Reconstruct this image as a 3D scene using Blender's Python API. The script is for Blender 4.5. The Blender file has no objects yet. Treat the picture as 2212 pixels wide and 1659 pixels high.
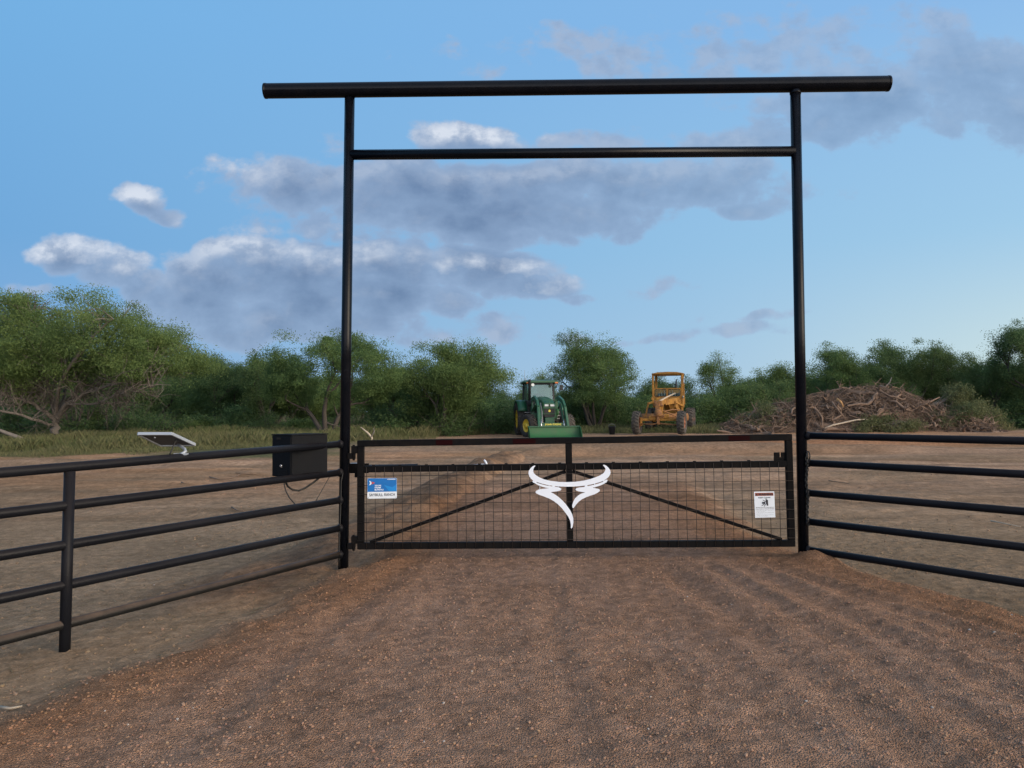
import bpy, math, random
import numpy as np
from mathutils import Vector, Matrix
R = math.radians
sc = bpy.context.scene
col = sc.collection

# ------------------------------------------------------------------ camera
F = 770.0                     # focal length in pixels of a 1024 wide picture
CAMZ = 1.65
PITCH, ROLL = R(1.91), R(-0.40)
CR = Matrix.Rotation(R(90) + PITCH, 3, 'X') @ Matrix.Rotation(ROLL, 3, 'Z')
cd = bpy.data.cameras.new('camera'); cam = bpy.data.objects.new('camera', cd); col.objects.link(cam)
cd.sensor_width = 36; cd.lens = F / 1024 * 36; cd.clip_start = .05; cd.clip_end = 3000
cam.matrix_world = Matrix.Translation((0, 0, CAMZ)) @ CR.to_4x4()
sc.camera = cam
K = 1024 / 2212.0             # survey pixels (2212 wide) -> render pixels
def ray(u, v): return CR @ Vector(((u * K - 512) / F, -(v * K - 384) / F, -1))
def at(u, v, Y):              # point where the sight line reaches distance Y
    d = ray(u, v); t = Y / d.y
    return Vector((d.x * t, Y, CAMZ + d.z * t))
def lin(r, g, b):
    f = lambda c: (c / 255 / 12.92) if c / 255 <= .04045 else ((c / 255 + .055) / 1.055) ** 2.4
    return (f(r), f(g), f(b))
sc.view_settings.view_transform = 'Standard'; sc.view_settings.look = 'None'
sc.cycles.max_bounces = 5; sc.cycles.diffuse_bounces = 2; sc.cycles.glossy_bounces = 2; sc.cycles.transmission_bounces = 3; sc.cycles.transparent_max_bounces = 8
sc.view_settings.exposure = 0; sc.view_settings.gamma = 1

# ------------------------------------------------------------------ node helper
class NT:
    def __init__(s, tree): s.t = tree; s.n = tree.nodes; s.l = tree.links
    def put(s, sock, v):
        if v is None: return
        if isinstance(v, bpy.types.NodeSocket): s.l.new(v, sock)
        elif isinstance(v, (tuple, list)) and len(v) == 3 and sock.type == 'RGBA': sock.default_value = (*v, 1)
        else: sock.default_value = v
    def m(s, op, a, b=None, c=None, clamp=False):
        n = s.n.new('ShaderNodeMath'); n.operation = op; n.use_clamp = clamp
        for i, v in enumerate((a, b, c)): s.put(n.inputs[i], v)
        return n.outputs[0]
    def vm(s, op, a, b=None, scale=None):
        n = s.n.new('ShaderNodeVectorMath'); n.operation = op
        s.put(n.inputs[0], a); s.put(n.inputs[1], b)
        if scale is not None: s.put(n.inputs['Scale'], scale)
        return n.outputs['Value'] if op in ('LENGTH', 'DOT_PRODUCT') else n.outputs[0]
    def vm3(s, a, b, c_):
        n = s.n.new('ShaderNodeVectorMath'); n.operation = 'MULTIPLY_ADD'
        for i, v in enumerate((a, b, c_)): s.put(n.inputs[i], v)
        return n.outputs[0]
    def mix(s, f, a, b, blend='MIX'):
        n = s.n.new('ShaderNodeMix'); n.data_type = 'RGBA'; n.blend_type = blend
        s.put(n.inputs[0], f); s.put(n.inputs[6], a); s.put(n.inputs[7], b)
        return n.outputs[2]
    def mr(s, v, a, b, c=0.0, d=1.0, kind='LINEAR'):
        n = s.n.new('ShaderNodeMapRange'); n.interpolation_type = kind; n.clamp = True
        for i, x in enumerate((v, a, b, c, d)): s.put(n.inputs[i], x)
        return n.outputs[0]
    def noise(s, vec, scale, detail=4, rough=.5, out='Fac', dist=0.0, dim='3D'):
        n = s.n.new('ShaderNodeTexNoise'); n.noise_dimensions = dim; s.put(n.inputs['Vector'], vec); n.inputs['Scale'].default_value = scale
        n.inputs['Detail'].default_value = detail; n.inputs['Roughness'].default_value = rough
        n.inputs['Distortion'].default_value = dist
        return n.outputs[out]
    def sep(s, v):
        n = s.n.new('ShaderNodeSeparateXYZ'); s.put(n.inputs[0], v); return n.outputs
    def comb(s, x, y, z):
        n = s.n.new('ShaderNodeCombineXYZ')
        for i, v in enumerate((x, y, z)): s.put(n.inputs[i], v)
        return n.outputs[0]

# ------------------------------------------------------------------ world: dusk sky with clouds
SUN_EL, SUN_AZ = 14.0, 125.0         # azimuth clockwise from +Y (the viewing direction)
SKY = 0.10
world = bpy.data.worlds.new("World"); sc.world = world; world.use_nodes = True
sdir = Vector((math.sin(R(SUN_AZ)) * math.cos(R(SUN_EL)), math.cos(R(SUN_AZ)) * math.cos(R(SUN_EL)), math.sin(R(SUN_EL))))
def build_world():
    w = NT(world.node_tree); w.n.clear()
    out = w.n.new('ShaderNodeOutputWorld'); bg = w.n.new('ShaderNodeBackground')
    w.l.new(bg.outputs[0], out.inputs[0]); bg.inputs[1].default_value = SKY
    sky = w.n.new('ShaderNodeTexSky'); sky.sky_type = 'NISHITA'; sky.sun_disc = False
    sky.sun_elevation = R(SUN_EL); sky.sun_rotation = R(SUN_AZ); sky.air_density = 1; sky.dust_density = .5; sky.ozone_density = 3
    d = w.n.new('ShaderNodeTexCoord').outputs['Generated']
    x, y, z = w.sep(d)
    hor = w.m('MAXIMUM', w.m('SQRT', w.m('ADD', w.m('MULTIPLY', x, x), w.m('MULTIPLY', y, y))), .001)
    el = w.m('DIVIDE', z, hor)
    ax = w.m('DIVIDE', x, hor)
    a = w.mr(ax, -.6, .58)
    low = w.mix(a, lin(128, 167, 213), lin(185, 213, 230))
    high = w.mix(a, lin(116, 177, 228), lin(140, 187, 235))
    midc = w.mix(a, lin(110, 166, 217), lin(161, 204, 234))
    front = w.mix(w.mr(el, .0, .2), low, midc)
    front = w.mix(w.mr(el, .2, .48), front, high)
    glow = w.m('MULTIPLY', w.mr(ax, .2, .75, kind='SMOOTHSTEP'), w.mr(el, .0, .22, 1, 0, kind='SMOOTHSTEP'))
    front = w.mix(w.m('MULTIPLY', glow, .75), front, lin(222, 236, 224))
    # afterglow where the sun has just gone, behind and to the right of the viewer
    back = w.m('ADD', w.m('MULTIPLY', y, -.82), w.m('MULTIPLY', x, .5))
    bf = w.mr(back, .05, .8, kind='SMOOTHSTEP')
    warm = w.mix(w.mr(el, .0, .75), (2.25, 2.28, 2.48), (.90, 1.0, 1.18))
    sg_ = w.vm('DOT_PRODUCT', d, tuple(sdir))
    warm = w.mix(w.mr(sg_, .80, .99, kind='SMOOTHSTEP'), warm, (6.2, 5.2, 4.0))
    grad = w.mix(bf, front, warm)
    grad = w.mix(w.mr(el, .7, 3.0), grad, w.mix(bf, (.40, .52, .76), (.66, .70, .78)))
    grad = w.mix(w.mr(el, -.08, -.01, 1, 0), grad, (.13, .10, .075))
    # ---- clouds in (x/y, z/y) of the front half of the sky
    def blobs(c, p, E, kx=1.0, ky=1.0):
        acc = None
        for (u, v, rx, ry, wt) in E:
            q = ray(u, v); cu, cv = q.x / q.y, q.z / q.y
            sx, sy = rx * kx * K / F, ry * ky * K / F
            e = c.vm3(p, (1 / sx, 1 / sy, 0), (-cu / sx, -cv / sy, 0))
            val = c.m('MULTIPLY_ADD', c.vm('DOT_PRODUCT', e, e), -wt * .9, wt)
            acc = val if acc is None else c.m('MAXIMUM', acc, val)
        return acc
    def cloud_group(E):
        g = bpy.data.node_groups.new('cloud_field', 'ShaderNodeTree')
        g.interface.new_socket('p', in_out='INPUT', socket_type='NodeSocketVector')
        g.interface.new_socket('d', in_out='OUTPUT', socket_type='NodeSocketFloat')
        c = NT(g); gi = c.n.new('NodeGroupInput'); go = c.n.new('NodeGroupOutput'); p0 = gi.outputs[0]
        st = c.vm('MULTIPLY', p0, (1, 1.45, 1))
        w1 = c.noise(st, 5.5, 2, .55, 'Color', dim='2D')
        p = c.vm('ADD', p0, c.vm('MULTIPLY', c.vm('SUBTRACT', w1, (.5, .5, .5)), (.12, .06, 0)))
        acc = c.m('MAXIMUM', blobs(c, p, E, 1.1, 1.12), -1.3)
        n1 = c.noise(st, 8.0, 6, .6, dim='2D'); n2 = c.noise(st, 34, 3, .6, dim='2D')
        f = c.m('ADD', acc, c.m('MULTIPLY', c.m('SUBTRACT', n1, .44), 2.2))
        f = c.m('ADD', f, c.m('MULTIPLY', c.m('SUBTRACT', n2, .5), .7))
        vo = c.n.new('ShaderNodeTexVoronoi'); vo.voronoi_dimensions = '2D'; vo.inputs['Scale'].default_value = 20
        c.put(vo.inputs['Vector'], c.vm('ADD', c.vm('MULTIPLY', p0, (1, 1.3, 1)), c.vm('MULTIPLY', c.vm('SUBTRACT', w1, (.5, .5, .5)), (.10, .10, 0))))
        f = c.m('ADD', f, c.m('MULTIPLY', c.m('SUBTRACT', .40, vo.outputs['Distance']), .6))
        c.l.new(f, go.inputs[0]); return g
    big = [(1080, 400, 590, 58, 1.3), (1050, 450, 400, 72, 1.35), (620, 395, 190, 50, 1.0), (1380, 395, 300, 55, 1.0), (1110, 505, 150, 35, .8),
         (1010, 298, 135, 32, 1.05), (640, 590, 290, 80, 1.4), (790, 575, 240, 66, 1.35), (500, 640, 220, 78, 1.3), (760, 645, 270, 58, 1.4), (560, 695, 330, 52, 1.25),
         (985, 565, 90, 38, 1.3), (1065, 592, 110, 40, 1.35), (1140, 622, 100, 34, 1.2), (1215, 645, 70, 16, .9), (800, 500, 130, 30, .7), (960, 660, 90, 36, .9),
         (150, 555, 75, 38, 1.15), (230, 590, 85, 42, 1.15), (300, 620, 70, 40, 1.0), (300, 432, 60, 32, 1.1), (360, 460, 60, 18, .9),
         (1960, 215, 310, 85, 1.0), (2110, 150, 200, 80, .95), (1830, 280, 170, 40, .85), (2230, 230, 160, 90, .95)]
    small = [(700, 722, 560, 30, .55), (900, 500, 300, 50, .55), (420, 690, 220, 45, .8), (1270, 302, 100, 34, .65), (1540, 312, 180, 28, .6), (715, 318, 60, 26, .6), (60, 618, 50, 15, .5), (400, 585, 60, 32, .9), (930, 695, 210, 16, .45),
         (1720, 110, 400, 80, .45), (1430, 120, 300, 40, .2), (1450, 722, 220, 10, .30), (1680, 699, 60, 7, .30), (1435, 630, 60, 13, .25), (1640, 448, 55, 18, .6)]
    yy = w.m('MAXIMUM', y, .05)
    uv = w.comb(w.m('DIVIDE', x, yy), w.m('DIVIDE', z, yy), 0.0)
    def field(g, v):
        n = w.n.new('ShaderNodeGroup'); n.node_tree = g; w.l.new(v, n.inputs[0]); return n.outputs[0]
    f0 = field(cloud_group(big + small), uv); f1 = field(cloud_group(big), w.vm('ADD', uv, (-.010, .022, 0)))
    alpha = w.mr(f0, .05, .62, kind='SMOOTHSTEP')
    alpha = w.m('MULTIPLY', alpha, w.m('MULTIPLY', w.mr(y, .1, .3), w.mr(ax, .0, .4, 1.0, .72)))
    lim = lambda f: w.m('MAXIMUM', w.m('MINIMUM', f, 1.3), -.2)
    lit = w.mr(w.m('SUBTRACT', lim(f0), lim(f1)), -.05, 1.15)
    # the tops that still catch the last light
    tops = blobs(w, uv, [(190, 545, 150, 62, 1), (1020, 290, 150, 34, 1), (1110, 590, 150, 52, 1), (940, 598, 42, 28, 1), (790, 500, 110, 32, .8), (300, 424, 60, 26, .8), (480, 370, 90, 40, .35), (640, 520, 220, 50, .45)])
    lit = w.m('MULTIPLY', lit, w.mr(tops, -.9, .9, .25, .88, 'SMOOTHSTEP'))
    lit = w.m('MULTIPLY', lit, w.mr(w.noise(w.vm('MULTIPLY', uv, (1, 1.4, 1)), 26, 5, .62, dim='2D'), .36, .6, .35, 1.15))
    core = w.mr(f0, .1, 2.0)
    body = w.mix(core, lin(156, 181, 214), lin(104, 129, 166))
    cc = w.mix(lit, body, lin(220, 227, 239))
    fin = w.mix(w.m('MULTIPLY', alpha, .95), grad, cc)
    fin = w.vm('SCALE', fin, scale=.97 / SKY)
    fin = w.vm('ADD', fin, w.vm('SCALE', sky.outputs[0], scale=.05))
    w.l.new(fin, bg.inputs[0])
    world.cycles.sampling_method = 'MANUAL'; world.cycles.sample_map_resolution = 512
build_world()
sd = bpy.data.lights.new('sun', 'SUN'); sun = bpy.data.objects.new('sun', sd); col.objects.link(sun)
sd.energy = 1.0; sd.angle = R(30); sd.color = (1, .91, .80)
sun.rotation_euler = sdir.to_track_quat('Z', 'Y').to_euler()

# ------------------------------------------------------------------ mesh helpers
class MB:
    def __init__(s): s.v = []; s.f = []; s.sm = []
    def add(s, vs, fs, smooth=False):
        b = len(s.v); s.v.extend([tuple(v) for v in vs]); s.f.extend([tuple(i + b for i in f) for f in fs]); s.sm.extend([smooth] * len(fs)); return s
    def box(s, c, d, rot=None):
        c = Vector(c); h = [x / 2 for x in d]; vs = []
        for sx in (-1, 1):
            for sy in (-1, 1):
                for sz in (-1, 1):
                    q = Vector((sx * h[0], sy * h[1], sz * h[2]))
                    vs.append(c + (rot @ q if rot else q))
        return s.add(vs, [(0, 1, 3, 2), (4, 6, 7, 5), (0, 4, 5, 1), (2, 3, 7, 6), (0, 2, 6, 4), (1, 5, 7, 3)])
    def bar(s, p, q, w, h, up=(0, 0, 1), taper=1.0):          # rectangular bar p->q: w along side, h along up
        p, q = Vector(p), Vector(q); d = (q - p).normalized(); u = Vector(up)
        sd_ = d.cross(u).normalized(); u = sd_.cross(d).normalized(); vs = []
        for e, k in ((p, 1), (q, taper)):
            for a, b in ((-1, -1), (1, -1), (1, 1), (-1, 1)): vs.append(e + sd_ * (a * w / 2 * k) + u * (b * h / 2 * k))
        return s.add(vs, [(3, 2, 1, 0), (4, 5, 6, 7), (0, 1, 5, 4), (1, 2, 6, 5), (2, 3, 7, 6), (3, 0, 4, 7)])
    def tube(s, pts, rad, n=10, caps=True):
        pts = [Vector(p) for p in pts]; m = len(pts)
        rad = [rad] * m if not hasattr(rad, '__len__') else rad
        vs = []; pu = None
        for i, p in enumerate(pts):
            d = (pts[min(i + 1, m - 1)] - pts[max(i - 1, 0)]).normalized()
            if pu is None:
                pu = Vector((0, 0, 1)) if abs(d.z) < .9 else Vector((1, 0, 0))
            a = d.cross(pu).normalized(); pu = a.cross(d).normalized()
            for k in range(n):
                t = 2 * math.pi * k / n
                vs.append(p + (a * math.cos(t) + pu * math.sin(t)) * rad[i])
        fs = []
        for i in range(m - 1):
            for k in range(n):
                k2 = (k + 1) % n
                fs.append((i * n + k, i * n + k2, (i + 1) * n + k2, (i + 1) * n + k))
        s.add(vs, fs, True)
        if caps:
            b = len(s.v) - m * n
            s.f.append(tuple(b + k for k in reversed(range(n)))); s.sm.append(False)
            s.f.append(tuple(b + (m - 1) * n + k for k in range(n))); s.sm.append(False)
        return s
    def lathe(s, prof, axis='X', n=32, c=(0, 0, 0), rot=None):    # prof: (offset along axis, radius)
        c = Vector(c); vs = []
        for (o, r) in prof:
            for k in range(n):
                t = 2 * math.pi * k / n
                q = Vector((o, r * math.cos(t), r * math.sin(t))) if axis == 'X' else (Vector((r * math.cos(t), r * math.sin(t), o)) if axis == 'Z' else Vector((r * math.cos(t), o, r * math.sin(t))))
                vs.append(c + (rot @ q if rot else q))
        fs = []
        for i in range(len(prof) - 1):
            for k in range(n):
                k2 = (k + 1) % n
                fs.append((i * n + k, i * n + k2, (i + 1) * n + k2, (i + 1) * n + k))
        return s.add(vs, fs, True)
    def prism(s, poly, f0, f1):      # poly of 2D points; f0/f1 map a 2D point to 3D
        n = len(poly); vs = [f0(*p) for p in poly] + [f1(*p) for p in poly]
        fs = [tuple(range(n)), tuple(range(2 * n - 1, n - 1, -1))] + [(i, n + i, n + (i + 1) % n, (i + 1) % n) for i in range(n)]
        return s.add(vs, fs)
    def text(s, txt, fn, size=1.0, sx=1.0, align='CENTER', bold=0.0):
        cu = bpy.data.curves.new('t', 'FONT'); cu.body = txt; cu.size = size; cu.align_x = align; cu.align_y = 'CENTER'; cu.offset = bold
        cu.resolution_u = 3
        o = bpy.data.objects.new('t', cu); col.objects.link(o)
        dg = bpy.context.evaluated_depsgraph_get(); dg.update()
        me = bpy.data.meshes.new_from_object(o.evaluated_get(dg))
        s.add([fn(v.co.x * sx, v.co.y) for v in me.vertices], [tuple(p.vertices) for p in me.polygons])
        bpy.data.objects.remove(o); bpy.data.meshes.remove(me); bpy.data.curves.remove(cu)
        return s
    def build(s, name, mat, parent=None, bevel=0, recalc=True, loc=None):
        me = bpy.data.meshes.new(name); me.from_pydata(s.v, [], s.f)
        me.polygons.foreach_set('use_smooth', s.sm)
        if recalc:
            import bmesh
            bm = bmesh.new(); bm.from_mesh(me); bmesh.ops.recalc_face_normals(bm, faces=bm.faces); bm.to_mesh(me); bm.free()
        me.materials.append(mat); me.update()
        o = bpy.data.objects.new(name, me); col.objects.link(o)
        if parent: o.parent = parent
        if loc is not None: o.location = loc
        if bevel:
            b = o.modifiers.new('bevel', 'BEVEL'); b.width = bevel; b.segments = 2; b.limit_method = 'ANGLE'; b.angle_limit = R(40); b.harden_normals = False
        return o
def npmesh(name, V, Fq, mat, parent=None, smooth=False, n=4):
    me = bpy.data.meshes.new(name); V = np.asarray(V, np.float32); Fq = np.asarray(Fq, np.int32)
    me.vertices.add(len(V)); me.vertices.foreach_set('co', V.ravel())
    me.loops.add(Fq.size); me.loops.foreach_set('vertex_index', Fq.ravel())
    me.polygons.add(len(Fq)); me.polygons.foreach_set('loop_start', np.arange(0, Fq.size, n, dtype=np.int32))
    me.polygons.foreach_set('loop_total', np.full(len(Fq), n, np.int32))
    me.polygons.foreach_set('use_smooth', np.full(len(Fq), smooth))
    me.update(calc_edges=True); me.materials.append(mat)
    o = bpy.data.objects.new(name, me); col.objects.link(o)
    if parent: o.parent = parent
    return o
def tag(o, label=None, cat=None, group=None, kind=None):
    for k, v in (('label', label), ('category', cat), ('group', group), ('kind', kind)):
        if v: o[k] = v
    return o
def empty(name, loc, label, cat, group=None, rz=0):
    o = bpy.data.objects.new(name, None); col.objects.link(o); o.location = loc; o.rotation_euler = (0, 0, rz); o.empty_display_size = .2
    return tag(o, label, cat, group)
def copy_tree(o, parent=None):
    c = o.copy(); col.objects.link(c)
    if parent: c.parent = parent
    for ch in [x for x in bpy.data.objects if x.parent == o]: copy_tree(ch, c)
    return c
# value noise
_rng = np.random.RandomState(7); _LAT = _rng.rand(512, 512)
def vnoise(x, y, seed=0):
    x = np.asarray(x, float) + seed * 17.3; y = np.asarray(y, float) + seed * 31.7
    xi = np.floor(x).astype(int); yi = np.floor(y).astype(int); fx = x - xi; fy = y - yi
    fx = fx * fx * fx * (fx * (fx * 6 - 15) + 10); fy = fy * fy * fy * (fy * (fy * 6 - 15) + 10)
    g = lambda a, b: _LAT[a % 512, b % 512]
    return (g(xi, yi) * (1 - fx) + g(xi + 1, yi) * fx) * (1 - fy) + (g(xi, yi + 1) * (1 - fx) + g(xi + 1, yi + 1) * fx) * fy
def fbm(x, y, s, o=4, seed=0, rough=.5):
    t = 0; a = 1; tot = 0
    for i in range(o):
        t = t + a * vnoise(np.asarray(x) / s, np.asarray(y) / s, seed + i * 3); tot += a; a *= rough; s /= 2.03
    return t / tot - .5
def sstep(a, b, x):
    t = np.clip((np.asarray(x, float) - a) / (b - a), 0, 1); return t * t * (3 - 2 * t)

# ------------------------------------------------------------------ materials
def mat(name, base, rough=.6, metal=0.0, var=.25, nscale=6.0, bump=0.0, bscale=40.0, spec=.5, coat=0.0, dust=None, dustamt=.5, dustup=False):
    m = bpy.data.materials.new(name); m.use_nodes = True; t = NT(m.node_tree)
    b = t.n['Principled BSDF']; tc = t.n.new('ShaderNodeTexCoord').outputs['Object']
    n = t.noise(tc, nscale, 5, .6)
    c = t.mix(n, tuple(x * (1 - var) for x in base), tuple(min(1, x * (1 + var)) for x in base))
    rr = t.mr(n, .3, .7, max(.02, rough - .08), min(1, rough + .1))
    if dust:
        dn = t.mr(t.noise(tc, nscale * 1.7, 6, .65), .38, .68)
        if dustup:
            nz = t.sep(t.n.new('ShaderNodeNewGeometry').outputs['Normal'])[2]
            dn = t.m('MULTIPLY', t.mr(nz, -.1, .8), t.m('ADD', t.m('MULTIPLY', dn, .6), .4))
        dn = t.m('MULTIPLY', dn, dustamt)
        c = t.mix(dn, c, dust); rr = t.m('MULTIPLY_ADD', dn, .35, rr, clamp=True)
    t.put(b.inputs['Base Color'], c); t.put(b.inputs['Roughness'], rr)
    b.inputs['Metallic'].default_value = metal; b.inputs['Specular IOR Level'].default_value = spec
    b.inputs['Coat Weight'].default_value = coat
    if bump:
        bp = t.n.new('ShaderNodeBump'); bp.inputs['Strength'].default_value = bump; bp.inputs['Distance'].default_value = .01
        t.put(bp.inputs['Height'], t.noise(tc, bscale, 5, .6)); t.l.new(bp.outputs[0], b.inputs['Normal'])
    return m
DUST = (.23, .15, .10)
M = dict(
    black=mat('black_gloss_paint', (.003, .004, .0065), .20, var=.3, spec=.14, bump=.06, bscale=30, dust=DUST, dustamt=.010),
    rail=mat('black_rail_paint', (.008, .0085, .011), .38, var=.4, spec=.09, bump=.2, bscale=25, nscale=3, dust=DUST, dustamt=.05, dustup=True),
    dusty=mat('black_paint_dusty', (.010, .010, .010), .5, var=.4, spec=.2, bump=.2, bscale=25, nscale=2.5, dust=DUST, dustamt=.40, dustup=True),
    gatebk=mat('black_gate_paint', (.006, .006, .0065), .55, var=.3, spec=.035, bump=.2, bscale=40, dust=DUST, dustamt=.02),
    wire=mat('rusty_wire', (.020, .012, .008), .7, var=.5, nscale=12),
    redtape=mat('red_tape', (.013, .0015, .002), .7, spec=.05, var=.3),
    white=mat('white_paint', (.72, .76, .83), .45, var=.02),
    silver=mat('weathered_steel', (.30, .30, .30), .45, .6, var=.3),
    chrome=mat('chrome_rod', (.6, .6, .62), .22, .9, var=.1),
    boxblk=mat('black_powder_coat', (.009, .0095, .011), .7, spec=.08, var=.25, bump=.3, bscale=180),
    boxfr=mat('black_plastic_cover', (.004, .0045, .006), .6, spec=.12, var=.2),
    cable=mat('black_cable', (.012, .011, .010), .55, var=.2),
    alu=mat('aluminium_frame', (.36, .38, .41), .4, .3, var=.05),
    backsheet=mat('panel_backsheet', (.06, .055, .055), .6, var=.15),
    cell=mat('solar_cells', (.008, .010, .03), .15, var=.2),
    signblue=mat('sign_blue', lin(8, 104, 176), .35, var=.03),
    signlight=mat('sign_light_blue', lin(20, 128, 200), .35, var=.03),
    signwhite=mat('sign_white', (.72, .76, .80), .35, var=.02),
    signred=mat('sign_red', (.45, .06, .06), .4, var=.03),
    ink=mat('sign_ink', (.012, .013, .02), .5, var=.05),
    warnred=mat('sign_orange_red', (.26, .055, .025), .4, var=.05),
    green=mat('tractor_green', (.006, .074, .032), .42, var=.2, coat=.1, dust=(.10, .08, .05), dustamt=.18),
    greendk=mat('bucket_green', (.007, .088, .024), .55, var=.3, nscale=4, dust=(.10, .09, .04), dustamt=.2),
    yellow=mat('wheel_yellow', (.62, .42, .025), .45, var=.12, dust=DUST, dustamt=.25),
    letter=mat('yellow_lettering', (.70, .58, .06), .5, var=.05),
    tyre=mat('tractor_tyre', (.016, .016, .016), .85, var=.3, dust=(.10, .08, .065), dustamt=.35),
    tyredust=mat('dusty_tyre', (.040, .037, .034), .9, var=.3, dust=(.15, .12, .09), dustamt=.45),
    dark=mat('engine_black', (.010, .010, .011), .6, var=.3),
    lamp=mat('lamp_lens', (.62, .64, .62), .15, var=.1),
    amber=mat('amber_lens', (.62, .16, .02), .3, var=.1),
    ochre=mat('grader_yellow', (.33, .155, .018), .7, var=.22, nscale=3, bump=.2, bscale=20, dust=(.10, .040, .018), dustamt=.6),
    rust=mat('rusty_iron', (.17, .075, .035), .8, var=.4, bump=.4, bscale=25, dust=(.36, .18, .035), dustamt=.5),
    rimred=mat('rusty_red_rim', (.22, .065, .025), .7, var=.4, dust=DUST, dustamt=.3),
    bucketb=mat('black_plastic', (.010, .011, .014), .5, var=.2),
    bark=mat('mesquite_bark', (.070, .057, .047), .9, var=.4, nscale=9, bump=.5, bscale=30),
    barklight=mat('pale_bark', (.15, .128, .108), .9, var=.35, nscale=7, bump=.5, bscale=30),
    deadwood=mat('dead_wood', (.165, .108, .074), .95, var=.55, nscale=2.2, bump=.4, bscale=20),
    palewood=mat('split_pale_wood', (.42, .34, .25), .85, var=.25, nscale=5),
    orangewood=mat('fresh_split_wood', (.45, .24, .09), .85, var=.2, nscale=5),
)
def glass_mat():
    m = bpy.data.materials.new('cab_glass'); m.use_nodes = True; t = NT(m.node_tree); b = t.n['Principled BSDF']
    out = t.n['Material Output']; b.inputs['Base Color'].default_value = (.10, .15, .15, 1); b.inputs['Roughness'].default_value = .08
    tr = t.n.new('ShaderNodeBsdfTransparent'); tr.inputs[0].default_value = (.62, .78, .74, 1)
    mx = t.n.new('ShaderNodeMixShader'); mx.inputs[0].default_value = .36
    b.inputs['Metallic'].default_value = .55; b.inputs['Base Color'].default_value = (.30, .42, .42, 1)
    t.l.new(tr.outputs[0], mx.inputs[1]); t.l.new(b.outputs[0], mx.inputs[2]); t.l.new(mx.outputs[0], out.inputs[0]); return m
M['glass'] = glass_mat(); M['glassold'] = M['glass'].copy(); M['glassold'].name = 'old_glass'
[n for n in M['glassold'].node_tree.nodes if n.type == 'MIX_SHADER'][0].inputs[0].default_value = .05
def leaf_mat(name, a, b, c, scale=.9):
    m = bpy.data.materials.new(name); m.use_nodes = True; t = NT(m.node_tree); pr = t.n['Principled BSDF']; out = t.n['Material Output']
    tc = t.n.new('ShaderNodeTexCoord').outputs['Object']
    oi = t.n.new('ShaderNodeObjectInfo').outputs['Random']
    n1 = t.mr(t.noise(tc, scale, 3, .55), .35, .65)
    at_ = t.n.new('ShaderNodeAttribute'); at_.attribute_name = 'rnd'
    cc = t.mix(n1, a, b); cc = t.mix(t.m('MULTIPLY', at_.outputs['Fac'], .75), cc, c)
    cc = t.mix(1.0, cc, t.mix(oi, (.85, .90, .85), (1.15, 1.08, .95)), 'MULTIPLY')
    t.put(pr.inputs['Base Color'], cc); pr.inputs['Roughness'].default_value = .7; pr.inputs['Specular IOR Level'].default_value = .2
    tl = t.n.new('ShaderNodeBsdfTranslucent'); t.put(tl.inputs[0], cc)
    mx = t.n.new('ShaderNodeMixShader'); mx.inputs[0].default_value = .42
    t.l.new(pr.outputs[0], mx.inputs[1]); t.l.new(tl.outputs[0], mx.inputs[2]); t.l.new(mx.outputs[0], out.inputs[0]); return m
M['leaf'] = leaf_mat('mesquite_leaves', (.128, .192, .066), (.178, .240, .080), (.080, .138, .054))
M['leafdk'] = leaf_mat('scrub_leaves', (.092, .152, .062), (.138, .192, .072), (.062, .112, .050))
M['leafdry'] = leaf_mat('wilted_leaves', (.125, .145, .068), (.17, .17, .09), (.085, .108, .05))
M['grass'] = leaf_mat('grass_blades', (.105, .140, .055), (.140, .145, .072), (.185, .165, .095), .25)
M['straw'] = leaf_mat('straw_bits', (.24, .19, .12), (.32, .26, .17), (.18, .14, .09), .5)

def ground_mat():
    m = bpy.data.materials.new('bare_soil'); m.use_nodes = True; t = NT(m.node_tree); b = t.n['Principled BSDF']
    a = t.n.new('ShaderNodeAttribute'); a.attribute_name = 'soil'
    pos = t.n.new('ShaderNodeNewGeometry').outputs['Position']
    r = t.n.new('ShaderNodeAttribute'); r.attribute_name = 'roadmask'
    n1 = t.noise(pos, 9, 6, .65); n2 = t.noise(pos, 55, 5, .7); n3 = t.noise(pos, 1.1, 4, .6)
    k = t.m('MULTIPLY', t.mr(n1, .28, .72, .66, 1.34), t.mr(n2, .28, .72, .70, 1.30))
    k = t.m('MULTIPLY', k, t.mr(n3, .3, .7, .86, 1.14))
    c = t.vm('SCALE', a.outputs['Color'], scale=k)
    vo = t.n.new('ShaderNodeTexVoronoi'); vo.inputs['Scale'].default_value = 105; t.put(vo.inputs['Vector'], pos)
    vs = t.sep(vo.outputs['Color'])[0]
    c2 = t.vm('SCALE', c, scale=t.mr(vs, 0, 1, .70, 1.34))
    c = t.mix(t.m('MULTIPLY', r.outputs['Fac'], .55), c, c2)
    t.put(b.inputs['Base Color'], c); b.inputs['Roughness'].default_value = 1.0; b.inputs['Specular IOR Level'].default_value = 0.0
    h = t.m('ADD', t.m('MULTIPLY', n2, .5), t.m('MULTIPLY', n1, .8))
    h = t.m('ADD', h, t.m('MULTIPLY', t.m('MULTIPLY', vo.outputs['Distance'], r.outputs['Fac']), -.9))
    bp = t.n.new('ShaderNodeBump'); bp.inputs['Strength'].default_value = .9; bp.inputs['Distance'].default_value = .022
    t.put(bp.inputs['Height'], h); t.l.new(bp.outputs[0], b.inputs['Normal'])
    return m
M['soil'] = ground_mat()
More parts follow.
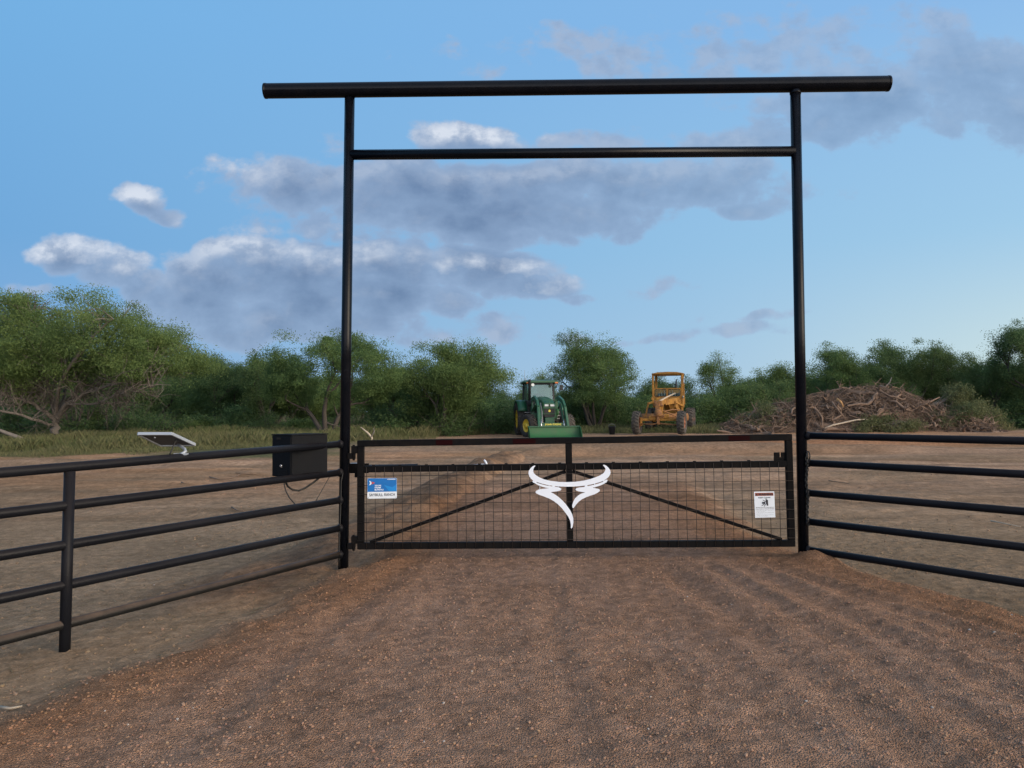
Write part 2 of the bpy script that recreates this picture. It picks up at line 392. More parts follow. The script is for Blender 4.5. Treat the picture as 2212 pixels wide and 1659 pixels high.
def stone_mat():
    m = bpy.data.materials.new('gravel_stone'); m.use_nodes = True; t = NT(m.node_tree); b = t.n['Principled BSDF']
    a = t.n.new('ShaderNodeAttribute'); a.attribute_name = 'soil'
    pos = t.n.new('ShaderNodeNewGeometry').outputs['Position']
    c = t.vm('SCALE', a.outputs['Color'], scale=t.mr(t.noise(pos, 90, 4, .6), .3, .7, .8, 1.2))
    t.put(b.inputs['Base Color'], c); b.inputs['Roughness'].default_value = .9; b.inputs['Specular IOR Level'].default_value = .2; return m
M['stone'] = stone_mat()

# ------------------------------------------------------------------ terrain
YL, YR = 7.96, 7.78                      # distance of the left and right gate posts
def road_edges(y):
    l = np.interp(y, [-30, 3.0, 4.1, 6.0, 8.1, 11, 16, 24], [-3.7, -2.82, -2.55, -1.93, -1.52, -1.45, -1.2, 0.2])
    r = np.interp(y, [-30, 3.0, 5.6, 7.1, 8.0, 11, 16, 24], [5.2, 4.55, 3.85, 3.40, 3.03, 3.1, 3.6, 4.2])
    return l, r
def road_mask(x, y, soft=.42):
    l, r = road_edges(y)
    w = fbm(x, y, .9, 4, 3) * .55 + fbm(x, y, .22, 3, 5) * .22
    m = sstep(-soft, soft, x - l + w) * sstep(-soft, soft, r - x + w * .8)
    return m * (1 - sstep(12, 20, np.asarray(y) + w * 3))
RUTS = [(2.18, 7.33, 2.65, 3.98, .10, .024), (2.52, 7.2, 3.35, 4.0, .09, .022), (1.45, 7.3, 1.75, 3.5, .11, .022), (1.9, 7.3, 2.2, 3.6, .07, .018),
        (.30, 8.0, .28, 3.4, .09, .011), (-.55, 7.8, -.75, 3.5, .12, .010), (-1.0, 7.9, -1.55, 3.5, .10, .018), (2.75, 6.6, 3.6, 4.6, .07, .02)]
BERM = [(-2.5, 7.2), (-2.05, 8.6), (-1.85, 10.0), (-1.55, 12.5), (-1.3, 15.5), (-.75, 19.5), (-.15, 22.9)]
def seg_dist(x, y, pts):
    best = np.full(np.shape(x), 1e9); tt = np.zeros(np.shape(x)); n = len(pts) - 1
    for i in range(n):
        (ax, ay), (bx, by) = pts[i], pts[i + 1]; dx, dy = bx - ax, by - ay; L = dx * dx + dy * dy
        t = np.clip(((x - ax) * dx + (y - ay) * dy) / L, 0, 1)
        d = np.hypot(x - ax - t * dx, y - ay - t * dy)
        k = d < best; best = np.where(k, d, best); tt = np.where(k, (i + t) / n, tt)
    return best, tt
def rut_field(x, y):
    h = 0 * np.asarray(x, float); mk = 0 * h
    for i, (x0, y0, x1, y1, w, dp) in enumerate(RUTS):
        t = (y - y1) / (y0 - y1); cx = x1 + (x0 - x1) * t + fbm(y, y * 0 + i, .8, 2, i + 20) * .07
        d = np.abs(x - cx) / w
        fade = sstep(y0 + .9, y0 - .6, y) * (1.0 + .5 * np.clip(vnoise(y / 1.5, y * 0 + i * 5.0, 30 + i), 0, 1))
        h = h + .55 * fade * dp * (-np.exp(-d * d) + .75 * np.exp(-(d - 1.9) ** 2 * 1.6)); mk = np.maximum(mk, fade * np.exp(-d * d))
    return h, mk
def berm_field(x, y):
    d, t = seg_dist(x, y, BERM)
    d = d + fbm(x, y, .5, 3, 40) * .18
    amp = np.interp(t, [0, .18, .45, 1], [.06, .17, .23, .27]); wd = np.interp(t, [0, .3, 1], [.60, .50, .40])
    amp = amp * (.85 + .9 * fbm(x, y, .45, 4, 41)) * .92
    return amp * np.clip(1 - (d / (wd * 1.35)) ** 2.0, 0, 1) ** .8, np.clip(1.35 - d / (wd * 1.2), 0, 1)
def height(x, y, fine=True):
    x = np.asarray(x, float); y = np.asarray(y, float)
    z = .38 * sstep(6, 40, y) * .5 + .19 * np.clip((y - 9) / 27, 0, 1)
    rm = road_mask(x, y)
    z = z + .14 * rm
    z = z + .13 * np.exp(-((x - 3.04) / .23) ** 2 - ((y - 7.70) / .24) ** 2)
    z = z + berm_field(x, y)[0]
    d1 = (y - 24.8 - .05 * x - fbm(x, y * 0, 4, 3, 50) * 1.6) / .7
    z = z + .27 * np.exp(-d1 * d1) * sstep(-.5, 1.5, x) * (1 - sstep(9, 16, x))
    d2 = (y - 28.5 + .1 * (x - 10) - fbm(x, y * 0, 5, 3, 51) * 2) / .5
    z = z + .17 * np.exp(-d2 * d2) * sstep(6, 9, x)
    d3 = (y - 22.3 - fbm(x, y * 0, 5, 3, 52) * 1.2) / .6
    z = z + .10 * np.exp(-d3 * d3) * (1 - sstep(-7, -4, x))
    z = z + fbm(x, y, 2.6, 4, 60) * .09 * sstep(2, 9, np.abs(y - 8) + 4 * (1 - rm))
    z = z + sstep(9, 14, y) * fbm(x * .25, y, .9, 4, 61) * .12 + sstep(9, 13, y) * (1 - sstep(30, 40, y)) * fbm(x, y, .35, 3, 62) * .05
    z = z - .075 * np.exp(-((x + 1.75) / .20) ** 2 - ((y - 7.92) / .20) ** 2)
    if fine:
        near = 1 - sstep(10, 14, y)
        z = z + rut_field(x, y)[0] * rm
        z = z + near * ((fbm(x, y, .30, 3, 70) * .020 + fbm(x, y, .06, 3, 71, .6) * .020) * (.6 + .4 * rm) + near * (1 - rm) * np.clip(fbm(x, y, .11, 3, 72, .6) - .12, 0, 1) * .05)
    return z
def gz(x, y): return float(height(np.array([x]), np.array([y]))[0])
def soil_colour(x, y):
    g = lambda r_, g_, b_: np.array([r_, g_, b_])
    rm = road_mask(x, y); l, r = road_edges(y)
    base = np.ones((len(x), 3)) * g(.255, .172, .108)
    far = sstep(9, 18, y)[:, None]; base = base * (1 - far) + g(.300, .190, .122) * far
    k = sstep(-.12, .25, fbm(x * .5, y, 2.2, 4, 80))[:, None] * .7; base = base * (1 - k) + g(.210, .142, .088) * k
    lefts = sstep(-1.8, -2.8, x)[:, None] * (1 - far); base = base * (1 - lefts * .5) + g(.258, .176, .112) * lefts * .5
    red = (sstep(.02, .2, fbm(x * .25, y, 3.0, 4, 81)) * sstep(10, 20, y))[:, None] * .5; base = base * (1 - red) + g(.350, .178, .088) * red
    road = np.ones((len(x), 3)) * g(.310, .185, .122)
    q = sstep(-.15, .2, fbm(x, y * .35, .9, 4, 82))[:, None]; road = road * (1 - .5 * q) + g(.295, .182, .124) * .5 * q
    edge = np.exp(-((x - l - .25) / .5) ** 2) + np.exp(-((r - x - .35) / .6) ** 2) + .22 * sstep(.0, .2, fbm(x, y * .4, .6, 3, 83))
    edge = (np.clip(edge, 0, 1) * (1 - sstep(11, 18, y)))[:, None]
    road = road * (1 - edge * .8) + g(.285, .145, .076) * edge * .8
    c = base * (1 - rm[:, None]) + road * rm[:, None]
    bf = berm_field(x, y)[1][:, None]; bn = sstep(-.1, .15, fbm(x, y, .6, 4, 84))[:, None]
    c = c * (1 - bf) + (g(.205, .122, .074) * bn + g(.140, .092, .062) * (1 - bn)) * bf
    st = fbm(x * .10, y + x * .05, .75, 5, 88, .6) + .5 * fbm(x * .3, y, .25, 3, 89); c = c * (1 + (np.clip(st, -.3, .3) * .8 * sstep(8.5, 13, y))[:, None])
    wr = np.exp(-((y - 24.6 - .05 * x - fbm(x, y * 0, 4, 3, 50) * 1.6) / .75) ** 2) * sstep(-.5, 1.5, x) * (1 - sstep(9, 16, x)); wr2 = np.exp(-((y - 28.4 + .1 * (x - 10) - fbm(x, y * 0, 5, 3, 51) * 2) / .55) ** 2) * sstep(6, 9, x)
    wr = wr[:, None] * .8; c = c * (1 - wr) + g(.190, .128, .086) * wr; wr2 = wr2[:, None] * .7; c = c * (1 - wr2) + g(.26, .125, .068) * wr2  # wr: moist darker soil, with the shade of the near face painted in
    gr = (sstep(23.5, 27, y + fbm(x, y, 3, 3, 85) * 6) * sstep(-4.5, -7.5, x + fbm(x, y, 2, 3, 86) * 3))[:, None]
    c = c * (1 - gr) + g(.110, .105, .055) * gr
    gr2 = (sstep(39, 43, y + fbm(x, y, 3, 3, 87) * 4))[:, None]; c = c * (1 - gr2) + g(.105, .085, .050) * gr2
    return c, rm
def build_ground():
    def lines(segs):
        o = []
        for a, b, s0, s1 in segs:
            v = a; n = 0
            while v < b - 1e-6:
                o.append(v); v += s0 + (s1 - s0) * (v - a) / (b - a)
        o.append(segs[-1][1]); return np.array(o)
    xs_h = lines([(0, 4.9, .021, .021), (4.9, 9, .03, .14), (9, 26, .14, .7), (26, 120, .7, 12), (120, 700, 15, 90)])
    xs = np.concatenate([-xs_h[::-1][:-1], xs_h])
    ys = lines([(-200, -6, 40, 6), (-6, 2.8, 1.5, .1), (2.8, 8.6, .019, .021), (8.6, 14, .025, .07), (14, 46, .07, .24), (46, 120, .4, 10), (120, 900, 15, 120)])
    X, Y = np.meshgrid(xs, ys); x = X.ravel(); y = Y.ravel()
    z = height(x, y); V = np.stack([x, y, z], 1)
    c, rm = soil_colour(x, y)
    nx, ny = len(xs), len(ys); i = np.arange((nx - 1) * (ny - 1)); a = (i // (nx - 1)) * nx + i % (nx - 1)
    Fq = np.stack([a, a + 1, a + nx + 1, a + nx], 1)
    fm = rm[Fq].mean(1) > .5
    for name, sel in (('ground', ~fm), ('gravel_road', fm)):
        f = Fq[sel]; u, inv = np.unique(f, return_inverse=True)
        o = npmesh(name, V[u], inv.reshape(-1, 4), M['soil'], smooth=True)
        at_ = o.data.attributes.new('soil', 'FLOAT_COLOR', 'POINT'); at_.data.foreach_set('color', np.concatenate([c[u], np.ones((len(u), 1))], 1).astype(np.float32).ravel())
        a2 = o.data.attributes.new('roadmask', 'FLOAT', 'POINT'); a2.data.foreach_set('value', np.clip(rm[u] + .12, 0, 1).astype(np.float32))
        tag(o, kind='structure')
build_ground()
# loose stones lying on the road: far too many to count
def ico():
    t = (1 + 5 ** .5) / 2
    v = np.array([(-1, t, 0), (1, t, 0), (-1, -t, 0), (1, -t, 0), (0, -1, t), (0, 1, t), (0, -1, -t), (0, 1, -t), (t, 0, -1), (t, 0, 1), (-t, 0, -1), (-t, 0, 1)], float)
    f = np.array([(0, 11, 5), (0, 5, 1), (0, 1, 7), (0, 7, 10), (0, 10, 11), (1, 5, 9), (5, 11, 4), (11, 10, 2), (10, 7, 6), (7, 1, 8), (3, 9, 4), (3, 4, 2), (3, 2, 6), (3, 6, 8), (3, 8, 9), (4, 9, 5), (2, 4, 11), (6, 2, 10), (8, 6, 7), (9, 8, 1)])
    return v / np.linalg.norm(v[0]), f
def stones(name, n, rng, box, smin, smax, onroad, seed, pw=1.35):
    v, f = ico(); g = np.random.RandomState(seed)
    y = box[2] + (box[3] - box[2]) * g.rand(n * 3) ** pw; x = box[0] + (box[1] - box[0]) * g.rand(n * 3)
    rm = road_mask(x, y); cl = sstep(-.2, .15, fbm(x, y * .5, .5, 3, 90))
    l, r = road_edges(y); ed = np.exp(-((x - l - .3) / .4) ** 2) + np.exp(-((r - x - .4) / .5) ** 2)
    keep = g.rand(n * 3) < ((rm * (.35 + .65 * cl) + .07 + .5 * ed * rm) if onroad else (1 - rm) * (.10 + .9 * sstep(.0, .2, fbm(x, y, 1.3, 3, 91)))); x, y = x[keep][:n], y[keep][:n]; n = len(x)
    s = smin + (smax - smin) * g.rand(n) ** 3.2
    z = height(x, y) + s * .25
    V = v[None] * s[:, None, None] * (1 + .35 * (g.rand(n, 12, 1) - .5)) * (.7 + .6 * g.rand(n, 1, 3)) * np.array([1, 1, .72])
    a = g.rand(n) * 6.28; ca, sa = np.cos(a), np.sin(a)
    Xr = V[..., 0] * ca[:, None] - V[..., 1] * sa[:, None]; Yr = V[..., 0] * sa[:, None] + V[..., 1] * ca[:, None]
    V = np.stack([Xr + x[:, None], Yr + y[:, None], V[..., 2] + z[:, None]], -1)
    Fs = f[None] + (np.arange(n) * 12)[:, None, None]
    o = npmesh(name, V.reshape(-1, 3), Fs.reshape(-1, 3), M['stone'], n=3)
    c, _ = soil_colour(x, y); c = c * (.74 + .42 * g.rand(n, 1) ** 1.2); c = c * (1 + .12 * (g.rand(n, 3) - .5))
    pale = g.rand(n) < (.005 if onroad else 0); c[pale] = np.array([.36, .31, .27])
    at_ = o.data.attributes.new('soil', 'FLOAT_COLOR', 'POINT')
    at_.data.foreach_set('color', np.repeat(np.concatenate([c, np.ones((n, 1))], 1), 12, 0).astype(np.float32).ravel())
    return o
tag(stones('gravel', 34000, None, (-4.2, 5.2, 3.0, 11.5), .0020, .0095, True, 3), kind='stuff')
tag(stones('dirt_clods', 11000, None, (-9, 10, 3.2, 21), .003, .016, False, 5, 1.6), kind='stuff')

# ------------------------------------------------------------------ leaf and twig builders
def tubes_np(segs, n=5):
    """segs: list of (pts (m,3), radii (m)); returns V,F"""
    Vs, Fs = [], []; b = 0
    ang = np.arange(n) * 2 * np.pi / n; ca, sa = np.cos(ang), np.sin(ang)
    for pts, rad in segs:
        pts = np.asarray(pts, float); rad = np.asarray(rad, float); m = len(pts)
        d = np.gradient(pts, axis=0); d /= np.linalg.norm(d, axis=1)[:, None] + 1e-9
        up = np.where(np.abs(d[:, 2:3]) < .92, np.array([[0, 0, 1.]]), np.array([[1., 0, 0]]))
        up = np.repeat(up[:1], m, 0)
        a = np.cross(d, up); a /= np.linalg.norm(a, axis=1)[:, None] + 1e-9; u = np.cross(a, d)
        V = pts[:, None] + (a[:, None] * ca[None, :, None] + u[:, None] * sa[None, :, None]) * rad[:, None, None]
        i, k = np.meshgrid(np.arange(m - 1), np.arange(n), indexing='ij'); k2 = (k + 1) % n
        Fs.append(np.stack([b + i * n + k, b + i * n + k2, b + (i + 1) * n + k2, b + (i + 1) * n + k], -1).reshape(-1, 4))
        Vs.append(V.reshape(-1, 3)); b += m * n
    return np.concatenate(Vs), np.concatenate(Fs)
def leaves_np(P, L, W, g, droop=.5):
    n = len(P); d = g.randn(n, 3); d[:, 2] -= droop; d /= np.linalg.norm(d, axis=1)[:, None]
    s = np.cross(d, g.randn(n, 3)); s /= np.linalg.norm(s, axis=1)[:, None]
    l = (L * (.6 + .8 * g.rand(n)))[:, None]; w = (W * (.6 + .8 * g.rand(n)))[:, None]
    V = np.stack([P, P + d * l * .5 + s * w * .5, P + d * l, P + d * l * .5 - s * w * .5], 1).reshape(-1, 3)
    return V, np.arange(n * 4).reshape(-1, 4)
def leaf_obj(name, P, L, W, g, m, parent=None, droop=.5, tone=None):
    V, Fq = leaves_np(P, L, W, g, droop); o = npmesh(name, V, Fq, m, parent)
    tone = g.rand(len(P)) if tone is None else np.clip(tone * .65 + g.rand(len(P)) * .35, 0, 1)
    a = o.data.attributes.new('rnd', 'FLOAT', 'POINT'); a.data.foreach_set('value', np.repeat(tone, 4).astype(np.float32)); return o
def grow(g, H, Wd, stems=3, levels=4, bush=0.0, trunk_h=.10, r0=.14, twist=.5, bare=.15, flat=.75):
    """branching skeleton, fitted to a crown of height H and half-width Wd"""
    segs = []; tips = []; low = []
    def br(p, d, L, r, lev):
        m = 5; pts = [p]; dd = d.copy()
        for i in range(m):
            dd = dd + g.randn(3) * .16 * twist * 1.6 + np.array([0, 0, .05 if lev < 3 else -.02]); dd /= np.linalg.norm(dd)
            pts.append(pts[-1] + dd * L / m)
        r1 = r * (.62 if lev < levels else .3)
        segs.append((np.array(pts), np.linspace(r, r1, m + 1), lev))
        if lev >= levels:
            tips.append((pts[-1], pts[-3])); tips.append((pts[3], pts[2])); return
        nb = 3 if g.rand() < .62 else 2
        for k in range(nb):
            nd = dd + g.randn(3) * np.array([.62, .62, .42]); nd[2] = nd[2] * flat + .12; nd /= np.linalg.norm(nd)
            br(pts[-1], nd, L * (.66 + .22 * g.rand()), r1 * (.82 if k == 0 else .66), lev + 1)
        if g.rand() < .8:
            nd = dd + g.randn(3) * .8; nd /= np.linalg.norm(nd); br(pts[2 + g.randint(2)], nd, L * .55, r1 * .5, min(levels, lev + 2))
    for s in range(stems):
        a = 2 * np.pi * (s + g.rand() * .7) / stems; o = .55 + .35 * g.rand()
        d = np.array([np.cos(a) * o, np.sin(a) * o, .75 + .35 * g.rand()]); d /= np.linalg.norm(d)
        br(np.array([np.cos(a) * .12, np.sin(a) * .12, 0.]) * r0 / .14, d, 1.0 + .3 * g.rand(), r0 / H * 2.2, 1)
    T = np.array([t[0] for t in tips]); T2 = np.array([t[1] for t in tips])
    rad = np.percentile(np.hypot(T[:, 0], T[:, 1]), 93); zt = np.percentile(T[:, 2], 98)
    S = np.array([Wd / rad, Wd / rad, H / zt]) * .95
    return [(p * S, r * H / 2.2 if True else r, l) for p, r, l in segs], T * S, T2 * S
def make_tree(seed, H, Wd, stems, leaves, m_leaf, m_bark, r0=.14, levels=4, cl=.42, L=.15, W=.034, zmin=.28, droop=.5, twigs=True, loc=(0, 0, 0), name='mesquite_tree', label=None, cat='tree', group=None, flat=.75):
    g = np.random.RandomState(seed); segs, T, T2 = grow(g, H, Wd, stems, levels, r0=r0, flat=flat)
    root = empty(name, loc, label, cat, group)
    V, Fq = tubes_np([(p, np.maximum(r, .008)) for p, r, l in segs], 5)
    npmesh('trunk', V, Fq, m_bark, root, smooth=True)
    ok = T[:, 2] > zmin * H; Tt = T[ok]
    if len(Tt) < 5: Tt = T
    # each twig tip carries a loose spray; sprays differ in size so the crown has clumps and gaps
    fine = np.concatenate([p[1::2] for p, r, l in segs if l >= levels - 1]); fine = fine[fine[:, 2] > zmin * H]
    i1, i2 = g.randint(len(Tt), size=(2, 120)); f_ = g.rand(120, 1); fill = Tt[i1] * f_ + Tt[i2] * (1 - f_)
    a_ = g.rand(80) * 6.28; q_ = np.arccos(g.uniform(-.35, 1, 80)); r_ = (.45 + .55 * g.rand(80) ** .5) * (1 + .22 * np.sin(a_ * 2 + seed) + .12 * np.sin(a_ * 5 + seed * 2))
    dome = np.stack([np.sin(q_) * np.cos(a_) * r_ * Wd * .95, np.sin(q_) * np.sin(a_) * r_ * Wd * .95, H * (.60 + .36 * np.cos(q_) * r_)], 1)
    dome = dome[dome[:, 2] > zmin * H]
    near = np.linalg.norm(Tt[i1] - Tt[i2], axis=1) < Wd * 1.1; Tt = np.concatenate([Tt, fine[g.rand(len(fine)) < .5], fill[near], dome])
    wts = .12 + g.rand(len(Tt)) ** 2 * 1.8; idx = g.choice(len(Tt), leaves, p=wts / wts.sum())
    sc_ = cl * (.55 + .75 * g.rand(len(Tt)))
    off = np.clip(g.randn(leaves, 3), -1.7, 1.7) * np.array([1, 1, .62]); off = off * (sc_[idx])[:, None] * .62
    P = Tt[idx] + off
    leaf_obj('crown', P, L, W, g, m_leaf, root, droop, g.rand(len(Tt))[idx])
    return root
def make_shrub(seed, H, Wd, leaves, m_leaf, L=.13, W=.04, name='shrub', loc=(0, 0, 0), label=None, cat='shrub', group=None):
    g = np.random.RandomState(seed); root = empty(name, loc, label, cat, group)
    nb = 26; c = g.randn(nb, 3) * np.array([Wd * .45, Wd * .45, 0]); c[:, 2] = H * (.12 + .72 * g.rand(nb)) * np.clip(1.15 - (np.hypot(c[:, 0], c[:, 1]) / (Wd * 1.15)) ** 2 * .6, .3, 1)
    idx = g.randint(nb, size=leaves); P = c[idx] + g.randn(leaves, 3) * np.array([Wd * .17, Wd * .17, H * .11]); P[:, 2] = np.abs(P[:, 2])
    st = []
    for k in range(30):
        e = c[g.randint(nb)] + g.randn(3) * .15; b = np.array([g.randn() * Wd * .2, g.randn() * Wd * .2, 0]); mid = (b + e) / 2 + g.randn(3) * .18
        st.append((np.array([b, mid, e, e + (e - mid) * .5]), np.array([.022, .016, .010, .004])))
    V, Fq = tubes_np(st, 4); npmesh('stems', V, Fq, M['bark'], root, smooth=True)
    leaf_obj('foliage', P, L, W, g, m_leaf, root, .1)
    return root
def place(px, py, Y):             # ground point below survey pixel column px at distance Y
    d = ray(px, py); x = d.x / d.y * Y; return Vector((x, Y, gz(x, Y) - .03))
PXM = 6.0117e-4                    # metres per survey pixel per metre of distance

# ------------------------------------------------------------------ gateway
LB, LT = at(741, 1232, YL), at(755.5, 203, YL)
RB, RT = at(1735.5, 1188, YR), at(1718, 196, YR)
gw = empty('ranch_gateway', (LB.x, LB.y, 0), 'tall black steel pipe gateway spanning the gravel drive with long top beam', 'gateway')
def wpart(mb, name, m, parent, bevel=0):
    """build a part given in world coordinates under a parent that has no rotation"""
    o = mb.build(name, m, parent, bevel); L = parent.location
    off = Vector(L); pp = parent.parent
    while pp: off = off + Vector(pp.location); pp = pp.parent
    for v in o.data.vertices: v.co -= off
    return o
dn = Vector((0, 0, 1))
wpart(MB().tube([LB - dn * .12, LT], .0525, 24), 'post', M['black'], gw)
wpart(MB().tube([RB - dn * .25, RT], .0525, 24), 'post', M['black'], gw)
bl, br_ = at(574, 196.5, 7.95), at(1918, 180.5, 7.80)
ax = (br_ - bl).normalized()
mb = MB().tube([bl, br_], .0775, 32, caps=False)
wpart(mb, 'top_beam', M['black'], gw)
for e, s in ((bl, -1), (br_, 1)):
    wpart(MB().tube([e - ax * s * .01, e + ax * s * .012, e + ax * s * .02], [.0795, .0795, .055], 32), 'end_cap', M['black'], gw)
wpart(MB().tube([at(757, 334.5, YL), at(1716, 327, YR)], .053, 24), 'crossbar', M['black'], gw)
for p, q in ((LB, LT), (RB, RT)):                       # weld rings under the beam
    wpart(MB().tube([q - dn * .035, q - dn * .015], [.056, .058], 24), 'weld_collar', M['black'], gw)

# ------------------------------------------------------------------ pipe fences
def fence(label, A, rails, thick, ext, posts, dusty, post_top):
    f = empty('pipe_fence', (A[0].x, A[0].y, 0), label, 'fence')
    for i, (p, q) in enumerate(rails):
        wpart(MB().tube([p, p + (q - p) * .5, p + (q - p) * ext], thick, 18), 'rail', M['dusty'] if i in dusty else M['rail'], f)
    for (p, q) in rails:                                # weld saddles where each rail meets the gate post
        d_ = (q - p).normalized(); a0 = .058
        wpart(MB().tube([p + d_ * (a0 - .012), p + d_ * a0, p + d_ * (a0 + .012), p + d_ * (a0 + .022)], [thick * 1.34, thick * 1.22, thick * 1.10, thick * .98], 18), 'weld', M['rail'], f)
    for (b, t) in posts:
        wpart(MB().tube([b - dn * .35, t], thick * 1.06, 18), 'post', M['rail'], f)
    return f
PY = 5.33
Lr = [(959, 1009), (1020, 1092), (1079.5, 1177), (1139.5, 1264), (1196, 1349)]
rails = [(at(741, a, YL), at(148 - i * 2.6, b, PY)) for i, (a, b) in enumerate(Lr)]
pb, pt = at(138, 1402, PY), at(150.5, 1018, PY)
dirn = (rails[0][1] - rails[0][0])
far_b = pb + Vector((dirn.x, dirn.y, 0)) * .95
fence('black steel pipe fence with five rails left of the gateway, its lowest rail dusty', (LB,), rails, .034, 2.0,
      [(pb, pt), (far_b, far_b + dn * 1.35)], (4,), 0)
Rr = [(941, 952.5), (999.5, 1024.5), (1064, 1105), (1125.5, 1182), (1186, 1260)]
rails = [(at(1735, a, YR), at(2212, b, 6.38)) for a, b in Rr]
d2 = rails[0][1] - rails[0][0]; pb2 = RB + Vector((d2.x, d2.y, 0)) * 1.75; pb2.z = gz(pb2.x, pb2.y)
fence('black steel pipe fence right of the gateway, lowest rail rising out of dirt', (RB,), rails, .034, 2.2,
      [(pb2, Vector((pb2.x, pb2.y, rails[0][0].z - .02)))], (), 0)

# ------------------------------------------------------------------ gate
gTL, gTR = at(779.5, 958, 7.93), at(1702.5, 944.5, 7.79)
gBL, gBR = at(779.5, 1179, 7.93), at(1709.5, 1173, 7.79)
def G(s, t, off=0.0):             # point of the gate plane, off towards the viewer
    p = (gBL * (1 - s) + gBR * s) * (1 - t) + (gTL * (1 - s) + gTR * s) * t
    return p + Vector((-.0297, -1, 0)).normalized() * off
gate = empty('ranch_gate', (gBL.x, gBL.y, 0), 'closed black steel drive gate with wire mesh panel between the two tall posts', 'gate')
W_ = .066; nrm = Vector((.03, 1, 0))
tm = (1178.5 - 1013.5) / (1178.5 - 958)        # mid rail height
def gbar(s0, t0, s1, t1, w, h, name, m='gatebk', off=0.0, bevel=.006):
    return wpart(MB().bar(G(s0, t0, off), G(s1, t1, off), w, h, up=nrm), name, M[m], gate, bevel)
hs = .0073; ht = .031
gbar(-hs, 1, 1 + hs, 1, W_, W_, 'top_rail'); gbar(-hs, 0, 1 + hs, 0, W_, W_, 'bottom_rail')
gbar(0, ht, 0, 1 - ht, W_, W_ - .003, 'stile'); gbar(1, ht, 1, 1 - ht, W_, W_ - .003, 'stile')
gbar(hs, tm, 1 - hs, tm, W_, W_ - .004, 'middle_rail')
sc_ = .4905
gbar(sc_, ht, sc_, tm - ht, W_, W_ - .006, 'centre_post'); gbar(sc_, tm + ht, sc_, 1 - ht, W_, W_ - .006, 'centre_post')
gbar(.022, .035, sc_ - .008, tm - .045, .034, .034, 'diagonal_brace'); gbar(.978, .035, sc_ + .008, tm - .045, .034, .034, 'diagonal_brace')
# mitre seams at the two upper corners, red tape on the top rail
for u0, u1 in ((945, 981), (1112, 1161), (1574, 1619)):
    s0 = (u0 - 779.5) / 923; s1 = (u1 - 779.5) / 923
    wpart(MB().bar(G(s0, 1, .0345), G(s1, 1, .0345), .050, .002, up=nrm), 'reflective_tape', M['redtape'], gate)
mb = MB(); rng = random.Random(4)
gw_ = (gBR - gBL).length; ghh = (gTL - gBL).length
nx_ = 47
for i in range(nx_ + 1):
    s = .0150 + i * .0213
    if s > .993: break
    mb.tube([G(s, -.02, .037), G(s + rng.uniform(-.0006, .0006), tm * .5, .038), G(s, tm + .02, .037)], .0030, 5)
for k in range(8):
    t = .055 + k * .0895
    if t > tm + .02: break
    mb.tube([G(-.006, t, .043), G(.3, t + rng.uniform(-.001, .001), .043), G(.7, t + rng.uniform(-.001, .001), .043), G(1.006, t, .043)], .0030, 5)
wpart(mb, 'wire_mesh', M['wire'], gate)
for i in range(16):
    wpart(MB().box(G(.03 + i * .0627, tm + .034, .0), (.03, .012, .012)), 'clip', M['gatebk'], gate)
# latch bracket near the right end
a = G(.965, tm + .031 + .062, -.02); 
mb = MB().box(G(.979, tm + .047, .0), (.118, .012, .040)).box(G(.9725, tm + .088, .0), (.058, .012, .046)).box(G(.987, tm + .088, .0), (.045, .012, .046))
wpart(mb, 'latch_bracket', M['gatebk'], gate, .002)
for tt, dz in ((.93, .0), (.05, .0)):
    p = G(0, tt)
    mb = MB().box(p + Vector((-.065, .0, .01)), (.060, .05, .075)).box(p + Vector((-.098, .01, -.055)), (.075, .055, .060)).tube([p + Vector((-.072, -.01, -.10)), p + Vector((-.072, -.01, .06))], .013, 10)
    wpart(mb, 'hinge', M['gatebk'], gate, .003)

# gate opener arm behind the middle rail
p0, p1 = at(757, 1012, 8.12), at(1000, 1007, 8.06); p2 = at(1052, 1004.5, 8.05)
op = empty('gate_opener', p0, 'black linear gate opener arm fixed behind the middle rail of the gate', 'gate opener')
wpart(MB().tube([p0, p0 + (p1 - p0) * .6], .034, 16), 'motor_tube', M['black'], op)
wpart(MB().tube([p0 + (p1 - p0) * .6, p1], .018, 12), 'push_rod', M['silver'], op)
wpart(MB().box(p0 + Vector((.06, .0, .045)), (.12, .07, .025)), 'cover', M['alu'], op, .004)
wpart(MB().tube([p1, p2 + Vector((-.03, 0, 0)), p2, p2 + Vector((-.012, 0, .03)), p2 + Vector((-.03, 0, .055))], [.014, .014, .013, .012, .009], 10), 'end_clevis', M['white'], op)
pa = at(738, 1012, 8.06)
wpart(MB().bar(pa, pa + Vector((.28, .02, 0)), .05, .10).box(pa + Vector((.16, .03, -.03)), (.05, .06, .13)), 'mounting_arm', M['gatebk'], op, .003)

